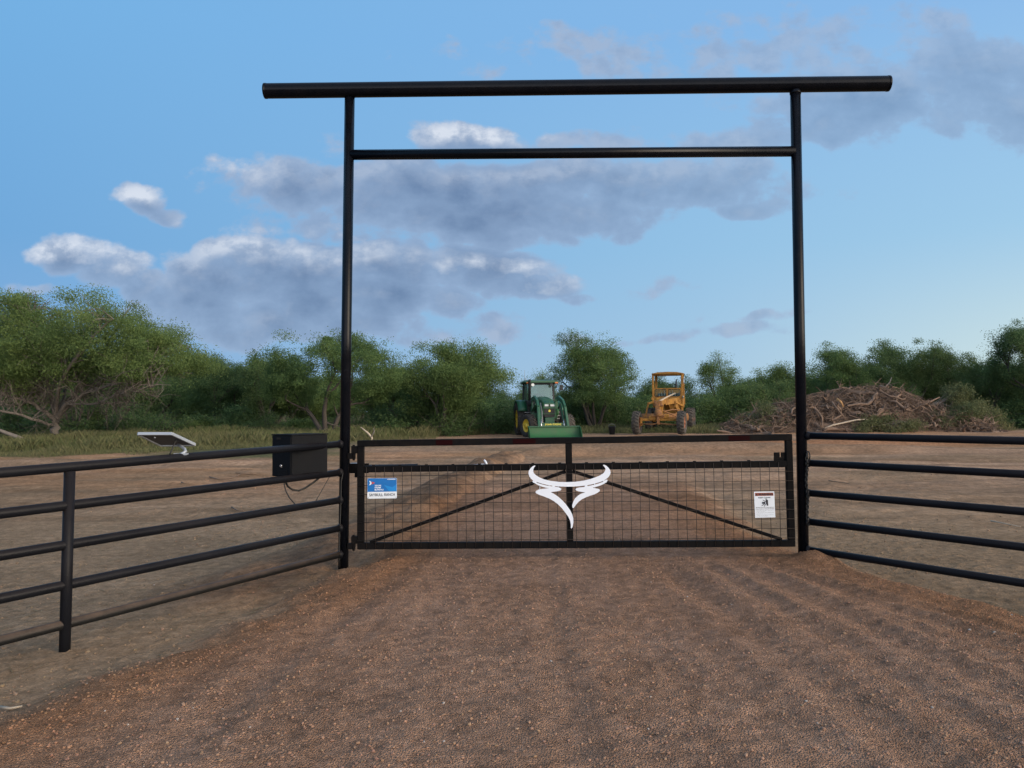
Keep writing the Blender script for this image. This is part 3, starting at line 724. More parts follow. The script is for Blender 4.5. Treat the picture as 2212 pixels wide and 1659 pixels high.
# longhorn emblem cut from white plate (traced in the 2147 wide survey of its region)
def EP(x, y, off): 
    u, v = (2020 + x * .2049) * .5486, (1780 + y * .2049) * .5486
    Yg = 7.93 + (7.79 - 7.93) * (u - 779.5) / 923 - off
    return at(u, v, Yg)
cres = [(432,268),(412,285),(393,325),(387,365),(400,405),(440,445),(500,483),(600,525),(720,553),(880,573),(1040,577),(1200,571),(1350,550),(1480,520),(1600,480),(1680,445),(1740,405),(1772,360),(1778,325),(1762,288),(1728,256),(1745,240),(1790,260),(1835,300),(1865,345),(1875,390),(1865,435),(1835,480),(1780,525),(1730,555),(1640,588),(1560,610),(1430,637),(1300,654),(1150,664),(1040,666),(900,662),(800,653),(690,638),(560,608),(460,577),(385,545),(345,512),(312,465),(296,410),(303,360),(335,315),(370,280),(412,257)]
lft = [(372,556),(400,556),(460,592),(560,622),(690,650),(770,662),(870,676),(915,690),(931,712),(917,735),(870,750),(800,760),(722,768),(800,810),(870,860),(940,920),(1000,985),(1050,1050),(1100,1120),(1140,1200),(1160,1280),(1160,1360),(1145,1440),(1122,1473),(1110,1455),(1112,1400),(1095,1310),(1060,1240),(1010,1170),(940,1080),(860,1000),(780,940),(700,895),(600,855),(500,820),(450,795),(430,770),(445,745),(490,722),(560,708),(690,694),(640,686),(560,665),(480,635),(420,600),(380,575)]
rgt = [(1790,530),(1814,530),(1818,550),(1790,585),(1720,625),(1640,655),(1590,668),(1535,680),(1560,695),(1640,705),(1668,722),(1670,745),(1630,780),(1570,810),(1480,840),(1400,870),(1320,910),(1260,955),(1210,1010),(1175,1065),(1155,1081),(1140,1060),(1138,1020),(1155,960),(1190,895),(1240,845),(1290,810),(1340,790),(1390,772),(1330,768),(1260,755),(1212,737),(1201,718),(1215,697),(1270,682),(1380,668),(1430,656),(1560,628),(1640,606),(1730,571)]
mb = MB()
for pl, o_ in ((cres, .050), (lft, .050), (rgt, .050)):
    mb.prism(pl, lambda x, y: EP(x, y, o_), lambda x, y: EP(x, y, o_ + .006))
for (xa, ya, xb, yb) in ((755, 640, 805, 676), (1378, 632, 1430, 672), (385, 540, 455, 590), (1735, 545, 1800, 585), (686, 632, 700, 655), (1560, 605, 1572, 632), (512, 655, 522, 715), (862, 660, 872, 680), (1568, 675, 1580, 698)):
    mb.prism([(xa, ya), (xb, ya), (xb, yb), (xa, yb)], lambda x, y: EP(x, y, .0512), lambda x, y: EP(x, y, .0548))
em = empty('longhorn_emblem', G(sc_, .55, .05), 'white steel cutout of a longhorn head mounted at the centre of the gate', 'emblem')
wpart(mb, 'plate', M['white'], em)

# signs wired onto the gate mesh
def sign_frame(c):                 # corners TL,TR,BR,BL in survey pixels -> map of (a,b) in 0..1 from top left
    P = [at(u, v, 7.93 + (7.79 - 7.93) * (u - 779.5) / 923 - .055) for u, v in c]
    n_ = (P[1] - P[0]).cross(P[3] - P[0]).normalized()
    if n_.y > 0: n_ = -n_
    return lambda a, b, o=0.0: (P[0] * (1 - a) + P[1] * a) * (1 - b) + (P[3] * (1 - a) + P[2] * a) * b + n_ * o, (P[1] - P[0]).length, (P[3] - P[0]).length
def rr(x0, y0, x1, y1, r, asp):    # rounded rectangle in (a,b)
    o = []
    for cx, cy, s in ((x1 - r / asp, y0 + r, 0), (x1 - r / asp, y1 - r, 1), (x0 + r / asp, y1 - r, 2), (x0 + r / asp, y0 + r, 3)):
        for k in range(5):
            t = (s - 1) * math.pi / 2 + k * math.pi / 8
            o.append((cx + r / asp * math.cos(t), cy + r * math.sin(t)))
    return o
S, sw, sh = sign_frame([(793.6, 1033.2), (857.2, 1032.4), (857.4, 1076.2), (793.8, 1077.2)])
sg = empty('ranch_sign', S(.5, .5), 'blue and white rounded ranch name sign wired to the left side of the gate mesh', 'sign')
asp = sw / sh
wpart(MB().prism(rr(0, 0, 1, 1, .05, asp), lambda a, b: S(a, b, 0), lambda a, b: S(a, b, .004)), 'panel', M['signwhite'], sg)
blue = [(1, .665), (0, .665)] + [p for p in rr(0, 0, 1, 1, .05, asp) if p[1] < .3 and p[0] < .5][-5:] + [p for p in rr(0, 0, 1, 1, .05, asp) if p[1] < .3 and p[0] > .5][:5]
blue = [(.004, .665), (.004, .05), (.012, .018), (.035, .006), (.965, .006), (.988, .018), (.996, .05), (.996, .665)]
wpart(MB().prism(blue, lambda a, b: S(a, b, .0042), lambda a, b: S(a, b, .0052)), 'blue_field', M['signblue'], sg)
wpart(MB().prism([(.565, .335), (.86, .45), (.996, .30), (.996, .664), (.75, .664)], lambda a, b: S(a, b, .0054), lambda a, b: S(a, b, .006)), 'light_blue_star', M['signlight'], sg)
mb = MB()
def SL(mb, txt, a, b, hgt, wid=None, al='LEFT', bold=.0, F_=S, w_=None, h_=None, off=.0064):
    w_ = w_ or sw; h_ = h_ or sh
    t = MB().text(txt, lambda x, y: Vector((x, y, 0)), 1.0, 1.0, 'LEFT', bold)
    xs = [v[0] for v in t.v]; ys = [v[1] for v in t.v]; x0, x1, y0, y1 = min(xs), max(xs), min(ys), max(ys)
    k = hgt / (y1 - y0)                       # hgt, wid as fractions of the sign height / width
    kx = (wid / (x1 - x0)) if wid else k * h_ / w_
    ww = kx * (x1 - x0); a0 = a - (ww / 2 if al == 'CENTER' else 0)
    mb.add([F_(a0 + (v[0] - x0) * kx, b - (v[1] - (y0 + y1) / 2) * k, off) for v in t.v], t.f)
SL(mb, 'TEXAS', .248, .365, .075, .225, bold=.035); SL(mb, 'FARM', .252, .465, .075, .205, bold=.035); SL(mb, 'BUREAU', .25, .565, .075, .30, bold=.035)
wpart(mb, 'white_lettering', M['signwhite'], sg); mb = MB()
SL(mb, 'MEMBER', .68, .055, .050, .285, bold=.035); wpart(mb, 'member_lettering', M['signwhite'], sg); mb = MB()
mb.prism([(.055, .115), (.125, .155), (.15, .235), (.125, .315), (.055, .345), (.10, .235)], lambda a, b: S(a, b, .0054), lambda a, b: S(a, b, .006))
wpart(mb, 'white_star_point', M['signwhite'], sg)
wpart(MB().prism([(.150, .165), (.20, .185), (.27, .225), (.20, .275), (.150, .30), (.145, .235)], lambda a, b: S(a, b, .0054), lambda a, b: S(a, b, .0062)), 'red_star_point', M['signred'], sg)
mb = MB(); SL(mb, 'SAYBULL', .065, .815, .135, .465, bold=.008); SL(mb, 'RANCH', .58, .810, .135, .355, bold=.008)
wpart(mb, 'black_lettering', M['ink'], sg)
for a, b in ((.03, .95), (.97, .94), (.03, .05), (.97, .05)): wpart(MB().tube([S(a, b, .004), S(a, b, .007)], .004, 8), 'rivet', M['silver'], sg)

S2, w2, h2 = sign_frame([(1628.5, 1062.2), (1672.1, 1061.4), (1674.6, 1117.3), (1631.1, 1118.5)])
sg = empty('warning_sign', S2(.5, .5), 'white moving gate warning sign with orange red header on the right of the gate mesh', 'sign')
wpart(MB().prism(rr(0, 0, 1, 1, .012, w2 / h2), lambda a, b: S2(a, b, 0), lambda a, b: S2(a, b, .004)), 'panel', M['signwhite'], sg)
wpart(MB().prism([(.045, .045), (.955, .045), (.955, .165), (.045, .165)], lambda a, b: S2(a, b, .0042), lambda a, b: S2(a, b, .005)), 'header', M['warnred'], sg)
mb = MB()
kw = dict(F_=S2, w_=w2, h_=h2)
SL(mb, 'WARNING', .205, .106, .078, .72, bold=.04, **kw)
mb.prism([(.055, .14), (.175, .14), (.115, .068)], lambda a, b: S2(a, b, .0056), lambda a, b: S2(a, b, .006))
wpart(mb, 'header_lettering', M['ink'], sg); mb = MB()
SL(mb, 'KEEP CLEAR!', .5, .232, .052, .60, 'CENTER', .02, **kw)
wpart(mb, 'headline', M['ink'], sg); mb = MB()
for pl in ([(.595, .315), (.665, .315), (.675, .545), (.60, .545)], [(.555, .27), (.60, .27), (.61, .49), (.565, .49)], [(.40, .325), (.43, .315), (.56, .375), (.55, .395)], [(.37, .395), (.53, .39), (.53, .475), (.375, .47)],
           [(.34, .535), (.355, .555), (.50, .485), (.49, .46)], [(.46, .565), (.485, .575), (.565, .485), (.535, .475)]):
    mb.prism(pl, lambda a, b: S2(a, b, .0056), lambda a, b: S2(a, b, .006))
wpart(mb, 'pictogram', M['ink'], sg); mb = MB()
SL(mb, 'Moving Gate Can Cause Serious', .5, .612, .034, .88, 'CENTER', .03, **kw); SL(mb, 'Injury, Death, or Property Damage', .5, .668, .034, .90, 'CENTER', .03, **kw)
wpart(mb, 'bold_notice', M['ink'], sg); mb = MB()
for i, tx in enumerate(('Operate gate only when in view and free', 'of people and objects.', 'Do not let children operate the gate or play', 'in the gate area.', 'This entrance is for vehicles only. Pedestrians', 'must use a separate entrance.')):
    SL(mb, tx, .07, .725 + i * .043, .020, (.86, .44, .86, .33, .86, .56)[i], 'LEFT', .0, **kw)
wpart(mb, 'lettering', M['ink'], sg)

# chain hanging on the right gate post
ct = at(1742, 985, 7.70); cb = at(1745.5, 1130, 7.70)
mb = MB(); n = 26
for i in range(n):
    c = ct + (cb - ct) * (i / (n - 1)) + Vector((math.sin(i * .5) * .006, math.sin(i * .8) * .004, 0))
    a0 = 0 if i % 2 else math.pi / 2; pts = []
    for k in range(11):
        t = 2 * math.pi * k / 10; lx = .012 * math.cos(t); lz = .024 * math.sin(t)
        pts.append(c + Vector((lx * math.cos(a0), lx * math.sin(a0), lz)))
    mb.tube(pts, .0042, 6)
for k in range(2):                                      # turns round the rail
    c = ct + Vector((.015 + k * .02, .045, .0)); pts = [c + Vector((0, .043 * math.cos(t), .043 * math.sin(t))) for t in [i * math.pi / 8 for i in range(17)]]
    mb.tube(pts, .006, 6)
o = mb.build('chain', M['silver'] if False else M['cable']); tag(o, 'dark steel chain hanging down the right gate post from the second fence rail', 'chain')

# control box and its cables behind the left fence
bx = 7.55
c0, c1 = at(587, 942, bx), at(631, 942, bx - .05)
fl = [at(587, 943, 7.56), at(630.5, 941.5, 7.42), at(687.5, 938.5, 7.62)]        # top corners: front-left, front-right corner, right
e1 = fl[1] - fl[0]; e2 = fl[2] - fl[1]; zt = fl[1].z; zb = at(631, 1031, 7.42).z
e1.z = e2.z = 0
e2 = e2.normalized() * .39; e1 = e1.normalized() * .27
n2 = Vector((-e2.y, e2.x, 0)).normalized()
cnr = fl[1]; b4 = [cnr, cnr + e2, cnr + e2 - e1, cnr - e1]
box = empty('control_box', (cnr.x, cnr.y, zb), 'black metal gate control box standing behind the left fence beside the gateway post', 'control box')
mb = MB(); vs = [Vector((p.x, p.y, zb)) for p in b4] + [Vector((p.x, p.y, zt)) for p in b4]
mb.add(vs, [(3, 2, 1, 0), (4, 5, 6, 7), (0, 1, 5, 4), (1, 2, 6, 5), (2, 3, 7, 6), (3, 0, 4, 7)])
wpart(mb, 'housing', M['boxblk'], box, .006)
cc = (b4[0] + b4[2]) / 2
vs = [Vector((cc.x + (p.x - cc.x) * 1.03, cc.y + (p.y - cc.y) * 1.03, z)) for z in (zt + .001, zt + .014) for p in b4]
wpart(MB().add(vs, [(3, 2, 1, 0), (4, 5, 6, 7), (0, 1, 5, 4), (1, 2, 6, 5), (2, 3, 7, 6), (3, 0, 4, 7)]), 'lid', M['boxblk'], box, .003)
nf = Vector((e1.y, -e1.x, 0)).normalized()
if nf.y > 0: nf = -nf
def BP(a, z, o): p = cnr - e1 * (1 - a) + nf * o; return Vector((p.x, p.y, zb + (zt - zb) * z))
mb = MB(); vs = [BP(.04, .02, .001), BP(.96, .02, .001), BP(.96, .97, .001), BP(.04, .97, .001), BP(.04, .02, .008), BP(.96, .02, .008), BP(.96, .97, .008), BP(.04, .97, .008)]
mb.add(vs, [(0, 1, 2, 3), (4, 5, 6, 7), (0, 1, 5, 4), (1, 2, 6, 5), (2, 3, 7, 6), (3, 0, 4, 7)])
wpart(mb, 'door', M['boxfr'], box, .002)
wpart(MB().tube([BP(.52, .27, .006), BP(.52, .27, .022)], .012, 12).bar(BP(.52, .27, .022), BP(.60, .235, .024), .006, .008), 'lock', M['chrome'], box)
mb = MB()
for k in range(3): mb.bar(BP(.35, .05 + k * .045, .010), BP(.80, .05 + k * .045, .010), .006, .012)
wpart(mb, 'vent', M['boxblk'], box)
wpart(MB().box(BP(.42, .93, .012), (.05, .012, .02)), 'latch', M['boxblk'], box)
# legs of the box: a bracket onto the fence
wpart(MB().bar(cc - dn * 0 + Vector((0, 0, zb - cc.z - .02)), cc + Vector((.12, -.05, zb - cc.z - .02)), .05, .03), 'bracket', M['boxblk'], box)
rail2 = lambda t: at(741, 1020, YL).lerp(at(145, 1092, PY), t)
def cable(pts, r, label):
    o = MB().tube(pts, r, 6).build('cable', M['cable']); tag(o, label, 'cable', 'cables below the control box')
def arc(us, Y0, Y1):
    n = len(us); return [at(u, v, Y0 + (Y1 - Y0) * i / (n - 1)) for i, (u, v) in enumerate(us)]
cable(arc([(617, 1025), (618, 1043), (622, 1051), (632, 1058), (645, 1060), (660, 1054), (680, 1040), (690, 1032)], 7.5, 7.72), .010, 'thick black cable looping under the control box')
cable(arc([(614.5, 1030), (614, 1045), (617, 1060), (625, 1075), (637, 1089), (650, 1100)], 7.5, 7.4), .006, 'thin black cable dropping from the control box down to the left')
cable(arc([(712, 1030), (706, 1040), (696, 1058), (683, 1081), (676, 1094)], 7.8, 7.6), .004, 'thin cable slanting down between the fence rails near the gateway post')
cable(arc([(741, 1022), (737, 1040), (736.5, 1080), (735, 1120), (733.5, 1160), (733, 1200), (734, 1226)], 7.89, 7.89), .006, 'dark cable running down the left side of the left gateway post')

# solar panel on the top rail of the left fence
pc = [at(298, 937, 6.10), at(371, 937, 6.10), at(421.5, 960.5, 6.36), at(347.5, 961.5, 6.36)]
sp = empty('solar_panel', at(397, 981, 6.18), 'small tilted solar panel seen from underneath on the top rail of the left fence', 'solar panel')
nn = (pc[1] - pc[0]).cross(pc[3] - pc[0]).normalized()
if nn.z < 0: nn = -nn
mb = MB()
for i in range(4):
    a, b = pc[i], pc[(i + 1) % 4]; mb.bar(a, b, .014, .024, up=nn)
wpart(mb, 'frame', M['alu'], sp, .002)
ins = [p + (sum(pc, Vector()) / 4 - p) * .04 for p in pc]
wpart(MB().add([p - nn * .004 for p in ins] + [p + nn * .004 for p in ins], [(0, 1, 2, 3), (4, 5, 6, 7), (0, 1, 5, 4), (1, 2, 6, 5), (2, 3, 7, 6), (3, 0, 4, 7)]), 'back_sheet', M['backsheet'], sp)
wpart(MB().add([p + nn * .005 for p in ins] + [p + nn * .008 for p in ins], [(0, 1, 2, 3), (4, 5, 6, 7), (0, 1, 5, 4), (1, 2, 6, 5), (2, 3, 7, 6), (3, 0, 4, 7)]), 'cells', M['cell'], sp)
q0 = at(385, 961, 6.30)
wpart(MB().tube([q0, at(393, 965, 6.26), at(399, 970, 6.22), at(401, 975, 6.19), at(396, 979, 6.18), at(386, 982, 6.18)], [.012, .012, .012, .012, .014, .010], 8).box(at(391, 981, 6.18), (.10, .05, .014)), 'bracket', M['alu'], sp)
wpart(MB().box(at(386, 949, 6.235), (.055, .03, .02)), 'junction_box', M['dark'], sp)
wpart(MB().tube([at(382, 950, 6.22), at(378, 956, 6.22), at(372, 970, 6.2), at(367, 981, 6.17)], .006, 6), 'wire', M['cable'], sp)
wpart(MB().tube([at(335, 944, 6.14), at(334, 946.5, 6.14)], .008, 6), 'bolt', M['alu'], sp)

# ------------------------------------------------------------------ vehicles (local axes: x right in the picture, y to the rear, z up)
def lpart(mb, name, m, parent, bevel=0, loc=None): return mb.build(name, M[m], parent, bevel, loc=loc)
def tyre_mb(r, w, rim, nl, lug, ang=.5):
    mb = MB(); h = w / 2
    prof = [(-h * .62, rim), (-h * .92, rim + (r - rim) * .25), (-h, rim + (r - rim) * .55), (-h * .93, r - lug * 1.6), (-h * .75, r - lug * 1.05), (0, r - lug * .8),
            (h * .75, r - lug * 1.05), (h * .93, r - lug * 1.6), (h, rim + (r - rim) * .55), (h * .92, rim + (r - rim) * .25), (h * .62, rim)]
    mb.lathe(prof, 'X', 40)
    for i in range(nl):
        for s in (-1, 1):
            t = 2 * math.pi * (i + (.5 if s > 0 else 0)) / nl; vs = []
            for (xo, dt) in ((.02, 0), (.97, ang)):
                for q in (-1, 1):
                    for rr_ in (r - lug * 1.5 - (.09 * lug if xo > .5 else 0), r - (lug * .55 if xo > .5 else 0)):
                        tt = t + dt * h / r + q * (.26 if rr_ < r - lug else .19) * 2 * math.pi / nl * .62
                        vs.append((s * xo * h, rr_ * math.cos(tt), rr_ * math.sin(tt)))
            mb.add(vs, [(0, 1, 3, 2), (4, 6, 7, 5), (0, 4, 5, 1), (2, 3, 7, 6), (1, 5, 7, 3), (0, 2, 6, 4)])
    return mb
def wheel(parent, c, r, w, rim, nl, lug, out, mt, mr_, steer=0, hubr=.12, hubl=.10, dish=.35, extra=None):
    e = bpy.data.objects.new('wheel', None); col.objects.link(e); e.parent = parent; e.location = c; e.rotation_euler = (0, 0, steer); e.empty_display_size = .1
    lpart(tyre_mb(r, w, rim, nl, lug), 'tyre', mt, e)
    h = w / 2; o = out
    prof = [(o * h * .66, rim * 1.02), (o * h * .70, rim * .97), (o * h * .55, rim * .93), (o * h * dish, rim * .80), (o * h * (dish - .08), rim * .45), (o * h * dish, hubr), (o * (h * dish + hubl), hubr * .9), (o * (h * dish + hubl * 1.1), hubr * .6), (o * (h * dish + hubl * 1.1), .001)]
    mb = MB().lathe(prof, 'X', 36); mb.lathe([(-o * h * .6, rim * 1.02), (-o * h * .5, rim * .9), (-o * h * .1, rim * .7), (-o * h * .1, .001)], 'X', 30)
    for k in range(8):
        t = k * math.pi / 4; mb.tube([(o * h * (dish - .1), rim * .55 * math.cos(t), rim * .55 * math.sin(t)), (o * (h * dish + .02), rim * .55 * math.cos(t), rim * .55 * math.sin(t))], .016, 6)
    lpart(mb, 'rim', mr_, e); return e
def mirror_poly(a): return a
# ---- green loader tractor
TY = 36.0; TX = (1183 - 1106) * PXM * TY
tr = empty('tractor', (TX, TY, gz(TX, TY)), 'green loader tractor with yellow wheels parked left of the orange yellow grader', 'tractor', rz=R(8.5))
wheel(tr, (-.93, .0, .555), .555, .38, .30, 18, .045, -1, 'tyre', 'yellow', steer=R(20))
wheel(tr, (.90, .02, .555), .555, .38, .30, 18, .045, 1, 'tyredust', 'yellow', steer=R(16))
wheel(tr, (-.93, 2.35, .83), .83, .48, .47, 22, .05, -1, 'tyre', 'yellow', dish=.1)
wheel(tr, (.93, 2.35, .83), .83, .48, .47, 22, .05, 1, 'tyre', 'yellow', dish=.1)
lpart(MB().box((0, 2.35, .83), (1.7, .22, .24)).box((0, 0, .56), (1.5, .16, .15)).box((0, 1.4, .80), (.42, 2.6, .42)).box((-.42, 1.35, 1.0), (.36, .8, .5)).box((.42, 1.35, 1.0), (.36, .8, .5)), 'chassis', 'dark', tr, .01)
hood = MB()
def loft(mb, secs):               # secs: list of cross sections (same count) joined end to end
    n = len(secs[0]); vs = [p for s in secs for p in s]; fs = []
    for i in range(len(secs) - 1):
        for k in range(n):
            k2 = (k + 1) % n; fs.append((i * n + k, i * n + k2, (i + 1) * n + k2, (i + 1) * n + k))
    fs.append(tuple(range(n))); fs.append(tuple((len(secs) - 1) * n + k for k in reversed(range(n)))); return mb.add(vs, fs, False)
def hs_(y, w, zt, zb, sh=.12):
    return [(-w, y, zb), (-w, y, zt - sh * 1.3), (-w * .82, y, zt - sh * .35), (-w * .45, y, zt), (w * .45, y, zt), (w * .82, y, zt - sh * .35), (w, y, zt - sh * 1.3), (w, y, zb)]
loft(hood, [hs_(-.36, .27, 1.60, 1.02, .10), hs_(-.22, .31, 1.70, 1.0), hs_(.25, .34, 1.80, 1.0), hs_(1.0, .36, 1.90, 1.05), hs_(1.42, .37, 1.93, 1.1)])
lpart(hood, 'hood', 'green', tr, .015)
lpart(MB().box((0, -.375, 1.17), (.50, .03, .36)).box((0, -.37, 1.0), (.46, .06, .10)).box((0, -.372, 1.49), (.05, .03, .16)), 'grille', 'dark', tr, .01)
for s in (-1, 1): lpart(MB().box((s * .135, -.375, 1.49), (.19, .04, .095)), 'headlight', 'lamp', tr, .015)
lpart(MB().prism([(-.05, 1.27), (-.05, 1.20), (0, 1.18), (.05, 1.20), (.05, 1.27), (0, 1.30)], lambda x, z: (x, -.392, z), lambda x, z: (x, -.40, z)), 'badge', 'letter', tr)
g_ = MB()
for z in (1.10, 1.36, 1.74): g_.bar((-.31, -.47, z), (.31, -.47, z), .018, .022)
for x in (-.31, .31, .0): g_.bar((x, -.47, 1.10 if x else 1.36), (x, -.47, 1.74), .016, .016, up=(0, 1, 0))
for x in (-.31, .31): g_.bar((x, -.47, 1.12), (x * 1.2, -.2, .8), .03, .03)
lpart(g_, 'grille_guard', 'greendk', tr)
lpart(MB().box((0, -.30, .80), (.44, .30, .26)).box((0, -.1, .62), (.26, .4, .2)), 'front_weight', 'green', tr, .02)
cab = MB()
for x, y0, y1 in ((-.60, 1.50, 1.62), (.60, 1.50, 1.62), (-.72, 2.75, 2.65), (.72, 2.75, 2.65)):
    cab.bar((x, y0, 1.25), (x * .97, y1, 2.62), .09, .09, up=(0, 1, 0))
cab.bar((-.70, 2.1, 1.25), (-.66, 2.1, 2.62), .05, .06, up=(0, 1, 0)).bar((.70, 2.1, 1.25), (.66, 2.1, 2.62), .05, .06, up=(0, 1, 0))
cab.box((0, 1.62, 2.56), (1.25, .08, .10)).box((0, 2.1, 1.12), (1.45, 1.3, .25)).box((0, 1.5, 1.45), (1.2, .07, .45)).box((-.69, 2.1, 1.5), (.06, 1.2, .5)).box((.69, 2.1, 1.5), (.06, 1.2, .5))
lpart(cab, 'cab_frame', 'dark', tr, .012)
lpart(MB().add([(-.56, 1.485, 1.55), (.56, 1.485, 1.55), (.55, 1.60, 2.53), (-.55, 1.60, 2.53)], [(0, 1, 2, 3)]), 'windshield', 'glass', tr)
lpart(MB().add([(-.66, 2.74, 1.75), (.66, 2.74, 1.75), (.66, 2.66, 2.55), (-.66, 2.66, 2.55)], [(0, 1, 2, 3)]), 'rear_window', 'glass', tr)
for s in (-1, 1): lpart(MB().add([(s * .69, 1.58, 1.7), (s * .71, 2.7, 1.7), (s * .68, 2.62, 2.56), (s * .66, 1.66, 2.56)], [(0, 1, 2, 3)]), 'side_window', 'glass', tr)
lpart(MB().box((.02, 2.35, 1.75), (.52, .16, .7)).box((.02, 2.1, 1.45), (.52, .5, .14)), 'seat', 'dark', tr, .04)
e = MB(); e.tube([(0, 1.62, 1.5), (0, 1.78, 1.78)], .03, 8); e.tube([(.19 * math.cos(t), 1.78 + .10 * math.sin(t), 1.80 + .16 * math.sin(t)) for t in [i * math.pi / 8 for i in range(17)]], .016, 6)
lpart(e, 'steering_wheel', 'dark', tr)
rf = MB(); loft(rf, [[(-.84, 1.36, 2.60), (-.84, 1.36, 2.68), (-.62, 1.36, 2.72), (.62, 1.36, 2.72), (.84, 1.36, 2.68), (.84, 1.36, 2.60)], [(-.87, 2.0, 2.60), (-.87, 2.0, 2.70), (-.62, 2.0, 2.77), (.62, 2.0, 2.77), (.87, 2.0, 2.70), (.87, 2.0, 2.60)], [(-.84, 2.95, 2.60), (-.84, 2.95, 2.68), (-.62, 2.95, 2.74), (.62, 2.95, 2.74), (.84, 2.95, 2.68), (.84, 2.95, 2.60)]])
lpart(rf, 'roof', 'green', tr, .02)
lpart(MB().box((0, 2.15, 2.585), (1.60, 1.5, .035)), 'roof_lining', 'dark', tr, .01)
for s in (-1, 1):
    lpart(MB().box((s * .70, 1.35, 2.60), (.16, .07, .065)), 'amber_light', 'amber', tr, .01)
    lpart(MB().lathe([(0, .075), (.02, .075), (.09, .05), (.10, .001)], 'Y', 16, (s * .46, 1.36, 2.50)).lathe([(0, .001), (.0, .075)], 'Y', 16, (s * .46, 1.36, 2.50)), 'work_light', 'dark' if s > 0 else 'lamp', tr)
lpart(MB().tube([(-.64, 1.25, 1.45), (-.64, 1.25, 1.72)], .095, 16).tube([(-.64, 1.25, 1.72), (-.64, 1.25, 2.66), (-.64, 1.21, 2.74)], .060, 14), 'exhaust_stack', 'dark', tr)
lpart(MB().tube([(.62, 1.55, 2.35), (.88, 1.4, 2.42)], .014, 6).box((.95, 1.36, 2.36), (.16, .05, .26)), 'mirror', 'dark', tr, .01)
lpart(MB().tube([(-.50, 1.475, 1.62), (0.0, 1.49, 1.80)], .012, 6).bar((-.5, 1.47, 1.835), (.05, 1.47, 1.845), .018, .03), 'wiper', 'dark', tr)
lpart(MB().tube([(-.72, 2.2, 2.72), (-.72, 2.2, 3.25)], .008, 5).tube([(-.66, 2.2, 2.7), (-.66, 2.2, 2.86)], .02, 6), 'antenna', 'silver', tr)
for s in (-1, 1):
    pts = [(math.cos(t) * .98, math.sin(t) * .98) for t in [i * math.pi / 14 for i in range(2, 13)]]
    fm = MB(); n = len(pts)
    vs = [(s * xx, 2.35 - p[0] * rr_, .83 + p[1] * rr_) for p in pts for (xx, rr_) in ((.68, .97), (1.16, .97), (1.16, .93), (.68, .93))]
    fm.add(vs, [(i * 4 + k, i * 4 + (k + 1) % 4, i * 4 + 4 + (k + 1) % 4, i * 4 + 4 + k) for i in range(n - 1) for k in range(4)] + [(0, 1, 2, 3), ((n - 1) * 4 + 3, (n - 1) * 4 + 2, (n - 1) * 4 + 1, (n - 1) * 4)], True)
    lpart(fm, 'fender', 'green', tr)
    st = MB()
    for k in range(3): st.box((s * .72, 1.45, .50 + k * .16 + .35), (.30, .22, .03))
    st.box((s * .58, 1.45, .98), (.03, .22, .5)); lpart(st, 'step', 'silver', tr, .005)
    # loader tower, arm, cylinders
    lpart(MB().box((s * .56, .95, 1.30), (.14, .34, .80)).box((s * .46, .9, 1.0), (.3, .25, .25)), 'loader_tower', 'green', tr, .02)
    arm = MB(); P = [(s * .58, .95, 1.76), (s * .58, .25, 1.86), (s * .60, -.55, 1.66), (s * .62, -.85, 1.40), (s * .66, -1.28, .52)]
    for a, b in zip(P[:-1], P[1:]): arm.bar(a, b, .115, .20)
    lpart(arm, 'loader_arm', 'green', tr, .02)
    lpart(MB().bar((s * .50, -.50, 1.52), (s * .52, -1.02, .80), .07, .07).tube([(s * .60, .9, 1.2), (s * .60, -.2, 1.55)], .05, 10), 'loader_cylinder', 'green', tr, .005)
    lpart(MB().tube([(s * .52, -1.0, .84), (s * .535, -1.18, .48)], .035, 10).tube([(s * .66, -1.14, .78), (s * .665, -1.30, .46)], .05, 10), 'cylinder_rod', 'chrome', tr)
    hz = MB()
    for k in range(2): hz.tube([(s * (.47 - .03 * k), -.5, 1.62), (s * (.44 - .03 * k), -.8, 1.2), (s * (.47 - .03 * k), -1.0, .85), (s * (.46 - .02 * k), -1.18, .45)], .011, 5)
    lpart(hz, 'hydraulic_hose', 'silver' if s < 0 else 'cable', tr)
lpart(MB().box((-.45, .9, 1.66), (.2, .25, .32)).lathe([(-.13, .001), (-.13, .14), (.13, .14), (.13, .001)], 'X', 16, (-.55, 1.05, 1.62)), 'air_cleaner', 'dark', tr, .02)
lpart(MB().lathe([(-.16, .001), (-.14, .06), (.1, .07), (.16, .04), (.16, .001)], 'Z', 12, (.42, -.15, 1.18)), 'filter', 'greendk', tr)
lpart(MB().box((0, -1.06, .62), (1.22, .12, .15)), 'cross_tube', 'green', tr, .015)
t = MB().text('JOHN DEERE', lambda x, y: (x, 0, y), .105, 1.25, 'CENTER', .002)
lpart(MB().add([(v[0] + .02, -1.1235, v[2] + .622) for v in t.v], t.f), 'lettering', 'letter', tr)
bk = MB(); prof = [(-1.34, .52), (-1.36, .30), (-1.42, .14), (-1.54, .05), (-1.75, .015), (-2.08, .010)]
hw = 1.16
n = len(prof); vs = [(x, y, z) for (y, z) in prof for x in (-hw, hw)] + [(x, y + (.025 if i < 4 else 0), z - (.022 if i >= 3 else .0)) for i, (y, z) in enumerate(prof) for x in (-hw, hw)]
fs = [(i * 2, i * 2 + 1, i * 2 + 3, i * 2 + 2) for i in range(n - 1)] + [(2 * n + i * 2 + 2, 2 * n + i * 2 + 3, 2 * n + i * 2 + 1, 2 * n + i * 2) for i in range(n - 1)]
bk.add(vs, fs, True)
lpart(bk, 'bucket', 'greendk', tr)
